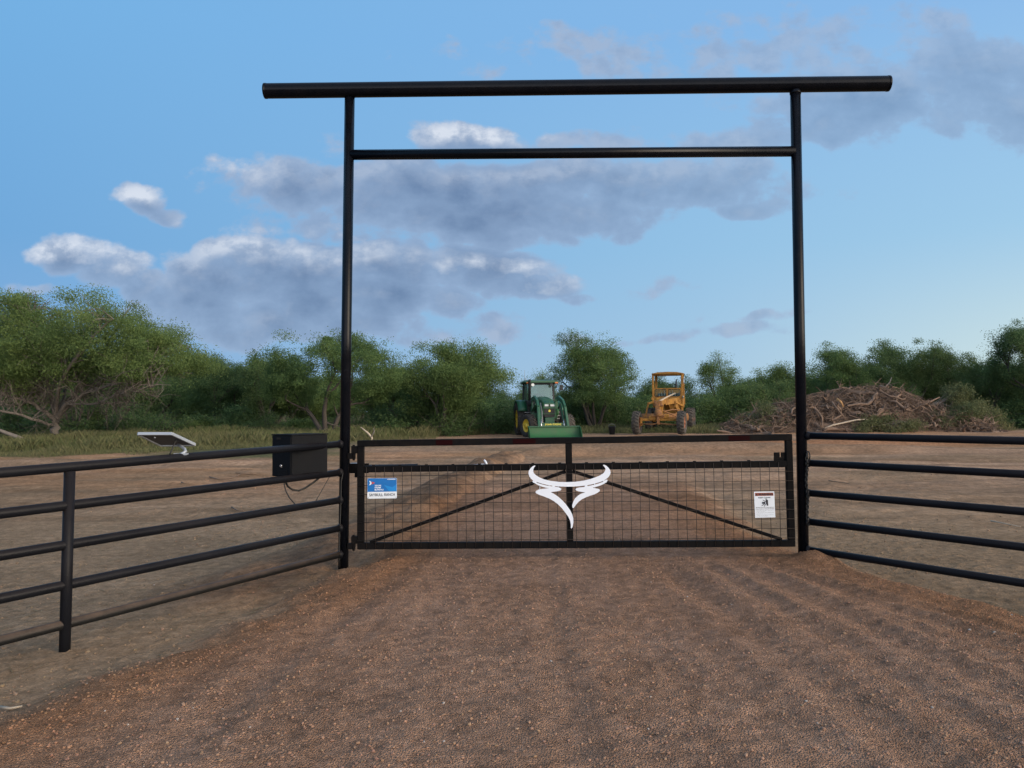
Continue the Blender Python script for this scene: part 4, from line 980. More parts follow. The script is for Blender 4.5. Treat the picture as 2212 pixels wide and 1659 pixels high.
for s in (-1, 1):
    lpart(MB().prism(prof + [(-2.0, .06), (-1.62, .50), (-1.40, .545)], lambda y, z: (s * hw, y, z), lambda y, z: (s * (hw + .02), y, z)), 'bucket_side', 'greendk', tr)
lpart(MB().box((0, -1.355, .535), (2 * hw + .06, .10, .055)), 'bucket_lip', 'green', tr, .008)
lpart(MB().box((0, -2.06, .012), (2 * hw, .10, .02)), 'cutting_edge', 'silver', tr)

# ---- old yellow motor grader
GY = 37.0; GX = (1423 - 1106) * PXM * GY
gr = empty('motor_grader', (GX, GY, gz(GX, GY)), 'old rusty orange yellow motor grader with open cab parked right of the green tractor', 'grader', rz=R(-17))
for s, st in ((-1, -4), (1, -4)):
    wheel(gr, (s * 1.06, 0, .575), .575, .36, .31, 20, .05, s, 'tyredust', 'rimred', steer=R(st), hubr=.10)
for y in (5.1, 6.45):
    for s in (-1, 1): wheel(gr, (s * 1.08, y, .65), .65, .38, .33, 22, .04, s, 'tyredust', 'rimred')
lpart(MB().bar((-.85, .0, .72), (.85, .0, .72), .16, .13).box((-.86, 0, .62), (.10, .22, .40)).box((.86, 0, .62), (.10, .22, .40)).box((-.30, -.02, .80), (.34, .24, .20)).box((.36, -.03, .88), (.22, .2, .20)), 'front_axle', 'ochre', gr, .02)
lpart(MB().tube([(-.86, -.12, .52), (-.3, -.16, .50), (.0, -.16, .54)], .028, 8).tube([(0, -.16, .54), (.86, -.12, .46)], .035, 8).lathe([(-.06, .001), (-.06, .06), (.06, .06), (.06, .001)], 'X', 12, (-.02, -.16, .54)), 'tie_rod', 'rust', gr)
lpart(MB().lathe([(-.16, .001), (-.16, .17), (-.05, .19), (.10, .165), (.16, .12), (.16, .001)], 'Z', 16, (-.03, -.12, 1.06)).bar((-.03, -.16, .52), (-.03, -.16, .95), .13, .12, up=(0, 1, 0)).box((-.03, -.12, .90), (.62, .22, .06)), 'nose_bolster', 'rust', gr, .015)
fb = MB(); P = [(-.03, -.05, 1.15), (-.03, .25, 1.45), (.0, 1.2, 1.58), (.02, 2.8, 1.72), (.0, 4.0, 1.45), (0, 4.4, 1.25)]
for a, b in zip(P[:-1], P[1:]): fb.bar(a, b, .26, .26)
lpart(fb, 'main_frame', 'ochre', gr, .02)
lpart(MB().box((-.06, -.06, 1.36), (.20, .20, .34)).box((-.16, .0, 1.56), (.14, .14, .16)).box((.05, .05, 1.53), (.16, .18, .20)).tube([(-.25, -.04, 1.40), (.2, -.04, 1.40)], .05, 10), 'steering_head', 'rust', gr, .015)
yl = 2.1
lpart(MB().bar((.05, 1.9, 1.55), (.62, 2.4, 1.66), .20, .27).bar((-.16, 1.95, 1.60), (-.46, 1.5, 1.50), .11, .13), 'lift_bracket', 'ochre', gr, .015)
lpart(MB().bar((-.22, .55, 1.62), (-.54, .45, 1.50), .09, .10).bar((-.56, .45, 1.52), (-.70, .42, .86), .075, .075, up=(0, 1, 0)).tube([(-.54, .36, 1.50), (-.54, .56, 1.50)], .06, 10).bar((-.30, .6, 1.58), (-.42, .62, 1.78), .09, .07, up=(0, 1, 0)), 'lift_link', 'ochre', gr, .012)
lpart(MB().bar((.16, .2, 1.42), (.10, .1, .92), .075, .09, up=(0, 1, 0)), 'steering_link', 'ochre', gr, .012)
lpart(MB().bar((.55, 2.2, 1.60), (.95, 2.6, 1.36), .09, .10).tube([(.95, 2.5, 1.36), (.95, 2.75, 1.36)], .05, 8), 'crank_arm', 'ochre', gr, .012)
lpart(MB().tube([(.02, .1, 1.60), (.18, 1.6, 1.80), (.42, 3.9, 2.05)], .04, 8), 'steering_shaft', 'palewood', gr)
lpart(MB().tube([(.10, .1, 1.18), (.62, 1.0, .90), (.75, 1.2, .84)], .035, 8).tube([(.15, .5, 1.1), (.5, 1.6, 1.2), (.8, 3.6, 1.15)], .03, 6), 'drag_link', 'rust', gr)
dr = MB(); dr.bar((0, .1, .95), (-.5, 2.2, .86), .12, .12).bar((0, .1, .95), (.6, 2.2, .86), .12, .12)
cir = [(math.cos(t) * .62 + .05, 2.55 + math.sin(t) * .62, .88) for t in [i * math.pi / 14 for i in range(29)]]; dr.tube(cir, .055, 6)
lpart(dr, 'blade_circle', 'rust', gr, .01)
bl_ = MB(); a_ = R(24); ca, sa = math.cos(a_), math.sin(a_); prof = [(.06, .62), (.0, .70), (-.02, .80), (.0, .90), (.08, 1.0)]
vs = []
for o_ in (0, .025):
    for (yy, zz) in prof:
        for xx in (-1.28, 1.28): vs.append((xx * ca - (yy + o_) * sa, 2.45 + xx * sa + (yy + o_) * ca, zz))
fs = [(i * 2, i * 2 + 1, i * 2 + 3, i * 2 + 2) for i in range(4)] + [(10 + i * 2 + 2, 10 + i * 2 + 3, 10 + i * 2 + 1, 10 + i * 2) for i in range(4)] + [(0, 2, 12, 10), (2, 4, 14, 12), (4, 6, 16, 14), (6, 8, 18, 16), (1, 11, 13, 3), (3, 13, 15, 5), (5, 15, 17, 7), (7, 17, 19, 9), (0, 10, 11, 1), (8, 9, 19, 18)]
bl_.add(vs, fs, True); lpart(bl_, 'blade', 'rust', gr)
# cab
cw = .76; cy0, cy1 = 4.2, 5.35
cb_ = MB()
for x in (-cw, cw):
    cb_.bar((x, cy0, 1.10 if x > 0 else 1.45), (x, cy0, 3.10), .10, .09, up=(0, 1, 0)).bar((x, cy1, 1.45), (x * .93, cy1 - .05, 3.10), .13, .16, up=(0, 1, 0))
    cb_.box((x, (cy0 + cy1) / 2, 3.06), (.06, cy1 - cy0 - .1, .08)).box((x, (cy0 + cy1) / 2, 1.55), (.05, cy1 - cy0 - .1, .5))
cb_.box((0, cy0, 3.06), (2 * cw - .1, .06, .08)).box((0, cy1 - .04, 3.06), (2 * cw - .1, .06, .06)).box((0, cy1, 2.05), (2 * cw - .13, .05, .55))
lpart(cb_, 'cab_frame', 'ochre', gr, .015)
def panel_hole(x0, x1, z0, z1, holes, y, th):        # front wall with two rounded window openings, made of strips
    mb = MB(); xs = sorted({x0, x1} | {h[0] for h in holes} | {h[1] for h in holes})
    for a, b in zip(xs[:-1], xs[1:]):
        hh = [h for h in holes if h[0] <= a and h[1] >= b]
        if not hh: mb.box(((a + b) / 2, y, (z0 + z1) / 2), (b - a, th, z1 - z0))
        else:
            h = hh[0]; mb.box(((a + b) / 2, y, (z0 + h[2]) / 2), (b - a, th, h[2] - z0)); mb.box(((a + b) / 2, y, (h[3] + z1) / 2), (b - a, th, z1 - h[3]))
    for h in holes:                                   # corner fillets
        for cx, cz, sx, sz in ((h[0], h[2], 1, 1), (h[1], h[2], -1, 1), (h[0], h[3], 1, -1), (h[1], h[3], -1, -1)):
            r = .07; pl = [(cx, cz)] + [(cx + sx * (r - r * math.sin(t)), cz + sz * (r - r * math.cos(t))) for t in [i * math.pi / 10 for i in range(6)]]
            mb.prism(pl, lambda x, z: (x, y - th / 2 + .002, z), lambda x, z: (x, y + th / 2 - .002, z))
    return mb
holes = [(-.66, -.07, 1.90, 2.27), (.05, .66, 1.90, 2.27)]
lpart(panel_hole(-.71, .71, 1.62, 2.34, holes, cy0, .05), 'front_panel', 'ochre', gr)
gs = MB()
for h in holes:
    n = 24; cx, cz = (h[0] + h[1]) / 2, (h[2] + h[3]) / 2; pts = []
    for (px_, pz_, a0) in ((h[1] - .07, h[3] - .07, 0), (h[0] + .07, h[3] - .07, 90), (h[0] + .07, h[2] + .07, 180), (h[1] - .07, h[2] + .07, 270)):
        for k in range(5): t = R(a0 + k * 22.5); pts.append((px_ + .07 * math.cos(t), cy0 - .03, pz_ + .07 * math.sin(t)))
    gs.tube(pts + [pts[0]], .014, 6)
lpart(gs, 'window_seal', 'dark', gr)
for h in holes: lpart(MB().add([(h[0], cy0, h[2]), (h[1], cy0, h[2]), (h[1], cy0, h[3]), (h[0], cy0, h[3])], [(0, 1, 2, 3)]), 'window', 'glassold', gr)
rf = MB(); secs = []
for y in (cy0 - .16, cy0 + .1, cy1 - .2, cy1 + .1):
    zz = 3.10 if y in (cy0 - .16, cy1 + .1) else 3.13
    secs.append([(-cw - .07, y, 3.09), (-cw - .07, y, zz), (-.5, y, zz + .065), (0, y, zz + .085), (.5, y, zz + .065), (cw + .07, y, zz), (cw + .07, y, 3.09)])
loft(rf, secs); lpart(rf, 'roof', 'ochre', gr, .015)
lpart(MB().box((0, 5.0, 1.80), (1.2, .35, .55)).box((.1, 4.75, 1.6), (.5, .4, .2)), 'seat', 'dark', gr, .03)
cons = MB()
for k in range(7): cons.tube([(-.45 + k * .14, 4.45, 1.7), (-.47 + k * .145, 4.40, 2.10 + .05 * (k % 3))], .012, 5)
lpart(cons, 'control_lever', 'silver', gr)
lpart(MB().tube([(.30, 6.0, 1.7), (.30, 6.0, 2.72)], .05, 10).tube([(.30, 6.0, 2.62), (.30, 6.0, 2.74), (.34, 5.9, 2.84)], .035, 8), 'exhaust_pipe', 'dark', gr)
lpart(MB().box((0, 6.2, 1.35), (.9, 1.9, .85)).box((0, 5.5, .9), (.8, 2.6, .35)), 'engine_cover', 'ochre', gr, .04)
for s in (-1, 1): lpart(MB().box((s * .80, 5.78, .66), (.16, 1.9, .26)), 'tandem_case', 'ochre', gr, .04)
for s in (-1, 1):
    lpart(MB().lathe([(-.05, .001), (-.05, .19), (.05, .21), (.07, .12), (.07, .001)], 'Y', 20, (s * .50, 4.08, 1.62)), 'gear_housing', 'ochre', gr)
lpart(MB().bar((.46, 3.6, 1.45), (.62, 4.2, .95), .10, .30).box((.60, 4.30, 1.25), (.28, .10, .66)).box((-.1, 4.25, 1.3), (.9, .10, .5)), 'step_panel', 'ochre', gr, .01)
lpart(MB().tube([(.84, 4.15, 2.85), (.86, 4.1, 2.6), (.84, 4.12, 2.55)], .018, 6).tube([(.82, 4.12, 1.78), (.82, 4.12, 1.92)], .03, 6), 'mirror_bracket', 'silver', gr)

# black bucket standing on the ground between the machines
b = at(1322, 925, 38.6); bz = gz(b.x, 38.6)
bo = empty('bucket', (b.x, 38.6, bz), 'black plastic bucket standing on the dirt between the tractor and the grader', 'bucket')
lpart(MB().lathe([(0, .001), (0, .20), (.44, .26), (.46, .275), (.47, .26), (.43, .25), (.03, .19), (.03, .001)], 'Z', 20), 'pail', 'bucketb', bo); bo.scale = (.70, .70, .85)
lpart(MB().tube([(.26 * math.cos(t), -.02, .45 + .16 * math.sin(t)) for t in [i * math.pi / 10 for i in range(11)]], .009, 6), 'handle', 'silver', bo)

# ------------------------------------------------------------------ trees: single ones placed where the picture shows them
def H_of(top, base, Y): return (base - top) * PXM * Y
# big spreading mesquite on the left: limbs laid out by hand, finer branching grown on them
def big_mesquite():
    Y0 = 33.0; b = place(118, 955, Y0); g = np.random.RandomState(11)
    root = empty('mesquite_tree', b, 'largest mesquite with wide crown and low spreading grey limbs at the left edge', 'tree', 'mesquite trees behind the clearing')
    k = PXM * Y0
    def p(u, v, dy=0.0): return np.array([(u - 118) * k, dy, (957 - v) * k])
    limbs = [([(118, 957, 0), (119, 925, 0), (122, 895, 0)], .20, .15), ([(122, 900, 0), (150, 870, -.3), (190, 850, -.5), (240, 838, -.8), (300, 825, -1.2), (350, 800, -1.4)], .10, .03),
             ([(122, 895, 0), (165, 855, .2), (215, 815, .4), (265, 790, .5), (330, 765, .8), (390, 745, 1.0)], .11, .03), ([(121, 900, 0), (140, 855, .5), (160, 815, .8), (185, 770, 1.2), (205, 715, 1.5), (230, 660, 1.6)], .11, .03),
             ([(120, 900, 0), (105, 850, .1), (85, 820, .3), (60, 800, .6), (20, 770, .9), (-30, 740, 1.2)], .11, .03), ([(119, 905, 0), (95, 870, -.5), (60, 855, -1.0), (20, 838, -1.6), (-40, 830, -2.0)], .10, .03),
             ([(121, 890, 0), (118, 840, -.4), (112, 790, -.8), (120, 730, -1.1), (100, 680, -1.3)], .10, .03), ([(118, 915, 0), (80, 895, -.8), (40, 880, -1.5), (-20, 878, -2.2)], .08, .03),
             ([(122, 890, 0), (150, 840, -1.0), (200, 790, -1.8), (260, 740, -2.4), (310, 700, -2.6)], .09, .03), ([(120, 890, 0), (100, 840, 1.4), (70, 770, 2.2), (30, 710, 2.6), (20, 660, 2.8)], .09, .03), ([(150, 870, -.3), (230, 872, -.9), (300, 850, -1.6), (370, 838, -2.0)], .05, .015)]
    top = [(-90, 665), (-40, 648), (0, 636), (40, 640), (90, 625), (130, 616), (165, 632), (215, 612), (245, 614), (265, 640), (280, 668), (315, 672), (345, 690), (372, 712), (400, 730), (425, 752), (438, 775)]
    def inside(e):
        u, v = 118 + e[0] / k, 957 - e[2] / k
        return u < 425 and v > np.interp(u, [q[0] for q in top], [q[1] for q in top]) + 12
    segs = []; tips = []; bare = []
    for pts, r0, r1 in limbs:
        P = np.array([p(*q) for q in pts]); t = np.linspace(0, 1, len(P)); tt = np.linspace(0, 1, len(P) * 3)
        Q = np.stack([np.interp(tt, t, P[:, i]) for i in range(3)], 1); Q[1:] += g.randn(len(Q) - 1, 3) * .035
        segs.append((Q, np.linspace(r0, r1, len(Q))))
        if r0 > .19: continue
        for s in range(22):
            f = .22 + .75 * (s + g.rand()) / 16; o = Q[min(int(f * len(Q)), len(Q) - 1)]
            d = np.array([g.randn() * .9 + np.sign(o[0]) * .35, g.randn() * .9, .55 + .5 * g.rand()]); d /= np.linalg.norm(d); L = 1.4 * (.6 + .7 * g.rand())
            m = [o]; dd = d
            for i in range(6): dd = dd + g.randn(3) * .22 + np.array([0, 0, .03]); dd /= np.linalg.norm(dd); m.append(m[-1] + dd * L / 6)
            m = [q for q in m if inside(q)]
            if len(m) < 6: continue
            segs.append((np.array(m), np.linspace(.030, .010, len(m))))
            for j in range(4):
                o2 = m[2 + j]; d2 = dd + g.randn(3) * .75; d2 /= np.linalg.norm(d2); e = o2 + d2 * (.5 + .5 * g.rand())
                if not inside(e): continue
                mid = (o2 + e) / 2 + g.randn(3) * .06
                segs.append((np.array([o2, mid, e]), np.array([.013, .010, .006])))
                (tips if e[2] > 2.65 - .25 * min(abs(e[0] - 2) / 5, 1) + g.randn() * .3 else bare).append(e)
    V, Fq = tubes_np(segs, 6); npmesh('trunk', V, Fq, M['barklight'], root, smooth=True)
    tw = []
    for e in bare:                                     # leafless grey twigs in the lower part
        for j in range(9):
            d = g.randn(3); d /= np.linalg.norm(d); m = e + d * .3 + g.randn(3) * .05; tw.append((np.array([e, m, m + d * .35 + g.randn(3) * .1]), np.array([.010, .008, .004])))
    V, Fq = tubes_np(tw, 4); npmesh('twigs', V, Fq, M['bark'], root)
    # crown: sprays at the tips plus sprays along the outline traced from the picture
    top = [(-90, 665), (-40, 648), (0, 636), (40, 640), (90, 625), (130, 616), (165, 632), (215, 612), (245, 614), (265, 640), (280, 668), (315, 672), (345, 690), (372, 712), (400, 730), (425, 752), (438, 775)]
    bot = [(-90, 790), (0, 800), (80, 775), (150, 770), (230, 778), (300, 800), (360, 812), (400, 800), (438, 790)]
    C = []
    for i in range(560):
        u = -90 + 525 * g.rand(); a = np.interp(u, [q[0] for q in top], [q[1] for q in top]); c_ = np.interp(u, [q[0] for q in bot], [q[1] for q in bot])
        f = g.rand() ** .85; v = a + 14 + (c_ - a - 14) * f
        half = 3.6 * np.sqrt(max(.05, 1 - ((u - 150) / 320) ** 2)) * (.55 + .45 * np.sqrt(f)); C.append(p(u, v, (g.rand() * 2 - 1) * half))
    T = np.concatenate([np.array(tips), np.array(C)])
    hole = fbm(T[:, 0] + T[:, 1] * .35, T[:, 2] + T[:, 1] * .2, 1.15, 2, 130); T = T[(hole > -.10) & (g.rand(len(T)) > .08)]
    n = 215000; w = .2 + g.rand(len(T)) ** 2 * 1.7; idx = g.choice(len(T), n, p=w / w.sum()); s_ = .18 + .26 * g.rand(len(T))
    P = T[idx] + np.clip(g.randn(n, 3), -1.7, 1.7) * np.array([1, 1, .6]) * s_[idx][:, None]
    leaf_obj('crown', P, .088, .034, g, M['leaf'], root, .5, g.rand(len(T))[idx])
    return root
big_mesquite()
TG = 'mesquite trees behind the clearing'
def tree_at(seed, u, top, base, Y, halfpx, label, stems=3, leaves=30000, leaf='leaf', **k):
    leaves = int(leaves * 1.5); k.setdefault('L', .088); k.setdefault('W', .035); leaves = int(leaves * 1.65); k['cl'] = k.get('cl', .5) * .84
    b = place(u, base, Y); h = CAMZ + (at(u, top, Y).z - CAMZ) - b.z
    return make_tree(seed, h, halfpx * PXM * Y, stems, leaves, M[leaf], M['bark'], loc=b, label=label, group=TG, **k)
tree_at(21, 706, 718, 936, 37, 150, 'bright green mesquite with leaning dark trunk behind the left gateway post', 3, 36000, zmin=.34)
tree_at(22, 962, 745, 936, 39, 140, 'rounded mesquite with dense scrub at its foot left of the green tractor', 6, 56000, zmin=.08, cl=.66)
tree_at(23, 1285, 722, 912, 45, 110, 'mesquite with dark open branches between the green tractor and the grader', 6, 32000, zmin=.30, cl=.5, r0=.11)
tree_at(24, 1562, 766, 905, 56, 62, 'thin feathery mesquite standing above the scrub right of the grader', 3, 9000, zmin=.45, cl=.5)
tree_at(25, 1812, 752, 905, 50, 84, 'mesquite standing immediately right of the right gateway post behind the brush pile', 4, 24000, 'leaf', zmin=.2, cl=.55)
tree_at(26, 1952, 740, 905, 50, 112, 'dark green mesquite rising highest behind the middle of the brush pile', 4, 34000, 'leafdk', zmin=.2, cl=.55)
tree_at(27, 2125, 765, 905, 48, 110, 'dark mesquite behind the right end of the brush pile', 4, 32000, 'leafdk', zmin=.15, cl=.55)
tree_at(28, 2245, 702, 905, 44, 92, 'tall dark mesquite cut off by the right edge of the picture', 4, 30000, 'leafdk', zmin=.15, cl=.5)
tree_at(29, 480, 775, 940, 46, 95, 'dark dense mesquite in the gap right of the largest mesquite', 4, 30000, 'leafdk', zmin=.1, cl=.55)
tree_at(30, 160, 800, 945, 40, 60, 'small grey bare mesquite with thin stems under the largest crown', 4, 1500, zmin=.3, r0=.09)
tree_at(31, 830, 790, 930, 43, 62, 'pale green low mesquite right of the left gateway post', 3, 16000, 'leaf', zmin=.2)
tree_at(32, 1155, 806, 925, 60, 46, 'distant low mesquite top showing just above the green tractor', 3, 9000, 'leaf', zmin=.2, cl=.6)
tree_at(33, 1690, 792, 905, 52, 66, 'mid green mesquite left of the right gateway post behind the brush pile', 4, 20000, 'leaf', zmin=.1, cl=.55)
tree_at(34, 1440, 815, 908, 55, 62, 'low dark mesquite seen through the open cab of the grader', 4, 16000, 'leafdk', zmin=.1, cl=.55)
tree_at(35, 570, 770, 938, 43, 55, 'slim mesquite just left of the bright green mesquite', 4, 12000, 'leafdk', zmin=.2, cl=.5)
# the scrub belt further back: a few kinds copied
belt = 'scrub trees of the far belt'
protos = [make_tree(50, 4.2, 2.9, 4, 15000, M['leafdk'], M['bark'], cl=.6, zmin=.05, name='scrub_tree', label='dark scrub tree in the dense belt far behind the clearing', group=belt, L=.18, W=.05),
          make_tree(51, 3.8, 2.6, 3, 14000, M['leaf'], M['bark'], cl=.6, zmin=.05, name='scrub_tree', label='lighter green scrub tree in the dense belt far behind the clearing', group=belt, L=.18, W=.05)]
rs = random.Random(9); cnt = 0
def cap(u):                        # keep the belt below the outline seen in the picture
    return float(np.interp(u, [-200, 0, 430, 520, 560, 860, 890, 1110, 1190, 1390, 1480, 1600, 1740, 2050, 2212, 2500], [760, 760, 800, 800, 800, 815, 830, 835, 835, 838, 838, 815, 800, 800, 790, 780]))
for row, (Y0, step) in enumerate(((50, 95), (60, 85), (72, 75))):
    u = -800 + row * 30
    while u < 2950:
        uu = u + rs.uniform(-25, 25); Y = Y0 + rs.uniform(-3, 3); b = place(uu, 900, Y)
        hh = at(uu, cap(uu) + rs.uniform(0, 22), Y).z - b.z
        pr = protos[cnt % 2 if rs.random() < .75 else (cnt + 1) % 2]
        o = pr if (pr.location.length < .01) else copy_tree(pr)
        k = hh / (4.2 if o['label'].startswith('dark') else 3.8)
        o.location = b; o.rotation_euler = (0, 0, rs.uniform(0, 6.28)); wk = max(.8, min(1.5, k)) * rs.uniform(.9, 1.15); o.scale = (wk, wk, k)
        cnt += 1; u += step
# shrubs along the foot of the belt
SG = 'shrubs at the foot of the trees'
sp_ = [make_shrub(60, 1.5, 1.35, 9000, M['leafdk'], group=SG), make_shrub(61, 1.2, 1.2, 7000, M['leaf'], group=SG), make_shrub(62, 1.35, 1.4, 5000, M['leafdk'], L=.10, W=.03, group=SG)]
SH = [(905, 40.5, 1.9, 0, 'dark dense shrub at the left foot of the rounded mesquite'), (985, 38.5, 1.35, 2, 'dark shrub in front of the trunk of the rounded mesquite'), (1055, 40, 1.5, 0, 'dark shrub between the rounded mesquite and the green tractor'),
      (850, 41, 1.3, 2, 'low dark shrub right of the left gateway post'), (640, 41, 1.1, 1, 'light green shrub above the black control box'), (560, 42, 1.3, 2, 'brownish thin shrub left of the control box'),
      (420, 40, 1.1, 1, 'grey green shrub just right of the small solar panel'), (330, 39, 1.4, 2, 'dark shrub under the right side of the largest mesquite'), (250, 41, 1.7, 0, 'dark shrub behind the limbs of the largest mesquite'), (60, 38.5, 1.5, 0, 'dark shrub left of the trunk of the largest mesquite'), (-30, 40, 1.9, 2, 'shrub at the left border under the largest mesquite'),
      (1120, 44, 1.6, 2, 'shrub half hidden by the left wheels of the tractor'), (1230, 47, 1.6, 0, 'dark shrub left of the trunk between tractor and grader'), (1340, 47, 1.5, 2, 'dark shrub right of the trunk between tractor and grader'), (1395, 48, 1.7, 0, 'dark shrub behind the left front wheel of the grader'), (1510, 48, 1.7, 0, 'dark shrub right of the rear wheels of the grader'), (1570, 47, 1.5, 2, 'shrub between the grader and the brush pile'), (1630, 48, 1.7, 1, 'light shrub behind the left end of the brush pile'), (2170, 46, 1.6, 0, 'dark shrub at the right end of the brush pile'), (2240, 45, 1.8, 2, 'shrub at the right border beyond the brush pile'), (760, 41, 1.2, 2, 'thin dark shrub directly behind the left gateway post'), (495, 41.5, 1.5, 0, 'dark shrub between solar panel and control box')]
used = set()
for u, Y, h, kk, lb in SH:
    o = sp_[kk] if kk not in used else copy_tree(sp_[kk]); used.add(kk)
    b = place(u, 905, Y); o.location = b; o.rotation_euler = (0, 0, rs.uniform(0, 6.28)); s = h / 1.4; o.scale = (s * 1.25, s * 1.25, s); tag(o, lb, 'shrub', SG)

# ------------------------------------------------------------------ brush pile
def pile_h(X, Yd):                 # outline of the heap in metres, X along its width
    e = np.interp(X, [-7.2, -6.2, -4.5, -2.5, -.8, .6, 1.2, 2.2, 3.4, 5.0, 6.0, 6.6], [.1, .6, 1.2, 1.75, 2.05, 2.30, 2.35, 1.95, 1.45, .8, .25, .0])
    return e * np.clip(1 - (np.abs(Yd) / 2.6) ** 2, 0, 1) ** .6
def brush_pile():
    Yc = 41.0; c = at(1850, 900, Yc); g = np.random.RandomState(5); z0 = gz(c.x, Yc)
    nx_, ny_ = 90, 34; xs = np.linspace(-7.4, 7.4, nx_); ys = np.linspace(-2.7, 2.7, ny_); X, Y = np.meshgrid(xs, ys)
    Z = pile_h(X, Y) * .66 + fbm(X, Y, .7, 4, 101) * .7 * (pile_h(X, Y) > .05) - .05
    i = np.arange((nx_ - 1) * (ny_ - 1)); a = (i // (nx_ - 1)) * nx_ + i % (nx_ - 1); Fq = np.stack([a, a + 1, a + nx_ + 1, a + nx_], 1)
    V = np.stack([X.ravel(), Y.ravel(), Z.ravel()], 1)
    segs = []
    for k in range(7200):
        x = g.uniform(-7.2, 5.9); y = g.uniform(-2.75, .4) if g.rand() < .85 else g.uniform(-2.5, 2.4)
        h = float(pile_h(np.array(x), np.array(y))); h = h * (.25 + .8 * g.rand() ** .5)
        d = g.randn(3) * np.array([1, .8, .5]); d[2] += .12; d /= np.linalg.norm(d); big = g.rand() < .032
        L = (.5 + 1.3 * g.rand() ** 2) * (1.2 if big else .85); r = (.05 + .07 * g.rand()) if big else (.007 + .022 * g.rand() ** 2.5)
        pts = [np.array([x, y, h])]
        for m in range(5): d = d + g.randn(3) * .30; d /= np.linalg.norm(d); pts.append(pts[-1] + d * L / 5)
        pts = np.array(pts) - (d * L * .4); pts[:, 2] = np.maximum(pts[:, 2], .0); top = pile_h(pts[:, 0], pts[:, 1]) + .18 + .15 * g.rand(); pts[:, 2] = np.minimum(pts[:, 2], top + .0)
        segs.append((pts, np.linspace(r, r * (.5 if big else .25), 6)))
        if big:
            for q in range(6):                         # torn roots at the butt end
                dd = -d + g.randn(3) * .8; dd /= np.linalg.norm(dd); e = pts[0]; segs.append((np.array([e, e + dd * .18, e + dd * .35 + g.randn(3) * .08, e + dd * .5 + g.randn(3) * .14]), np.array([r * .6, r * .4, r * .2, .006])))
    for k in range(26):                                # sticks standing up out of the crest
        x = g.uniform(-4, 3.2); h = float(pile_h(np.array(x), np.array(-.2))); d = np.array([g.randn() * .5, g.randn() * .3, .9]); p_ = np.array([x, -.3 + g.randn() * .4, h - .2]); L = .35 + .45 * g.rand()
        segs.append((np.array([p_, p_ + d * L * .6 + g.randn(3) * .05, p_ + d * L + g.randn(3) * .12]), np.array([.035, .022, .008])))
    V2, F2 = tubes_np(segs, 5)
    o = npmesh('brush_pile', np.concatenate([V, V2]), np.concatenate([Fq, F2 + len(V)]), M['deadwood'], smooth=True)
    o.location = (c.x, Yc, z0); tag(o, 'long heap of brown uprooted stumps, roots and branches', 'brush pile', kind='stuff')
    return c, Yc, z0
pc_, PYc, pz0 = brush_pile()
def log(pts, r0, r1, m, label, name='log'):
    P = [Vector(p) for p in pts]; o_ = P[0]; n = len(P)
    o = MB().tube([p - o_ for p in P], [r0 + (r1 - r0) * i / (n - 1) for i in range(n)], 8).build(name, M[m], loc=o_); tag(o, label, name, 'loose logs on the brush pile'); return o
pf = PYc - 2.75
log([at(1763, 932, pf), at(1800, 918, pf), at(1850, 907, pf + .1), at(1885, 905, pf + .2)], .045, .03, 'palewood', 'pale split log lying low across the front of the brush pile')
log([at(1755, 939, pf - .1), at(1790, 926, pf), at(1830, 928, pf), at(1872, 934, pf - .1)], .10, .06, 'deadwood', 'reddish brown curved log at the foot of the brush pile')
log([at(1808, 862, pf + 1.3), at(1816, 868, pf + 1.1), at(1822, 880, pf + .9)], .07, .05, 'orangewood', 'short orange split log high in the middle of the brush pile')
log([at(1870, 845, pf + 1.6), at(1905, 852, pf + 1.5), at(1932, 857, pf + 1.4), at(1938, 880, pf + 1.1)], .05, .03, 'deadwood', 'bent brown log near the crest of the brush pile')
log([at(1797, 868, pf + .8), at(1812, 888, pf + .5), at(1826, 905, pf + .3)], .05, .04, 'deadwood', 'brown log leaning against the middle of the brush pile')
log([at(1980, 880, pf + 1), at(2000, 872, pf + 1), at(2030, 858, pf + 1)], .06, .03, 'deadwood', 'thin brown log sloping on the right part of the brush pile')
log([at(1900, 833, pf + 2.2), at(1912, 836, pf + 2.2), at(1922, 826, pf + 2.2), at(1926, 815, pf + 2.2)], .05, .02, 'barklight', 'hooked pale root standing on top of the brush pile', 'root')
def cut_branch(u0, u1, vlo, vhi, seed, n, label, Y, stem):
    g = np.random.RandomState(seed); b = at(stem[0][0], stem[0][1], Y); root = empty('cut_branch', b, label, 'cut branch', 'cut leafy branches on the brush pile')
    P = [np.array(at(u, v, Y) - b) for u, v in stem]; sg_ = [(np.array(P), np.linspace(.06, .02, len(P)))]
    cs = []
    for k in range(16):
        c = np.array(at(g.uniform(u0, u1), g.uniform(vhi, vlo), Y + g.uniform(-.7, .9)) - b); cs.append(c); o = P[g.randint(len(P))]; sg_.append((np.array([o, (o + c) / 2 + g.randn(3) * .12, c]), np.array([.022, .014, .006])))
    V, Fq = tubes_np(sg_, 5); npmesh('stem', V, Fq, M['barklight'], root, smooth=True)
    n = int(n * 2.2); cs = np.array(cs); idx = g.randint(len(cs), size=n); leaf_obj('leaves', cs[idx] + g.randn(n, 3) * np.array([.22, .25, .16]), .14, .035, g, M['leafdry'], root, .9)
cut_branch(1990, 2100, 925, 880, 1, 7000, 'wilted olive branches heaped on the right shoulder of the brush pile', PYc - 1.5, [(1960, 925), (2000, 905), (2060, 890)])
cut_branch(1860, 1980, 932, 905, 2, 4500, 'pale green cut branch lying in front of the brush pile', pf + .1, [(1860, 932), (1900, 920), (1960, 912)])
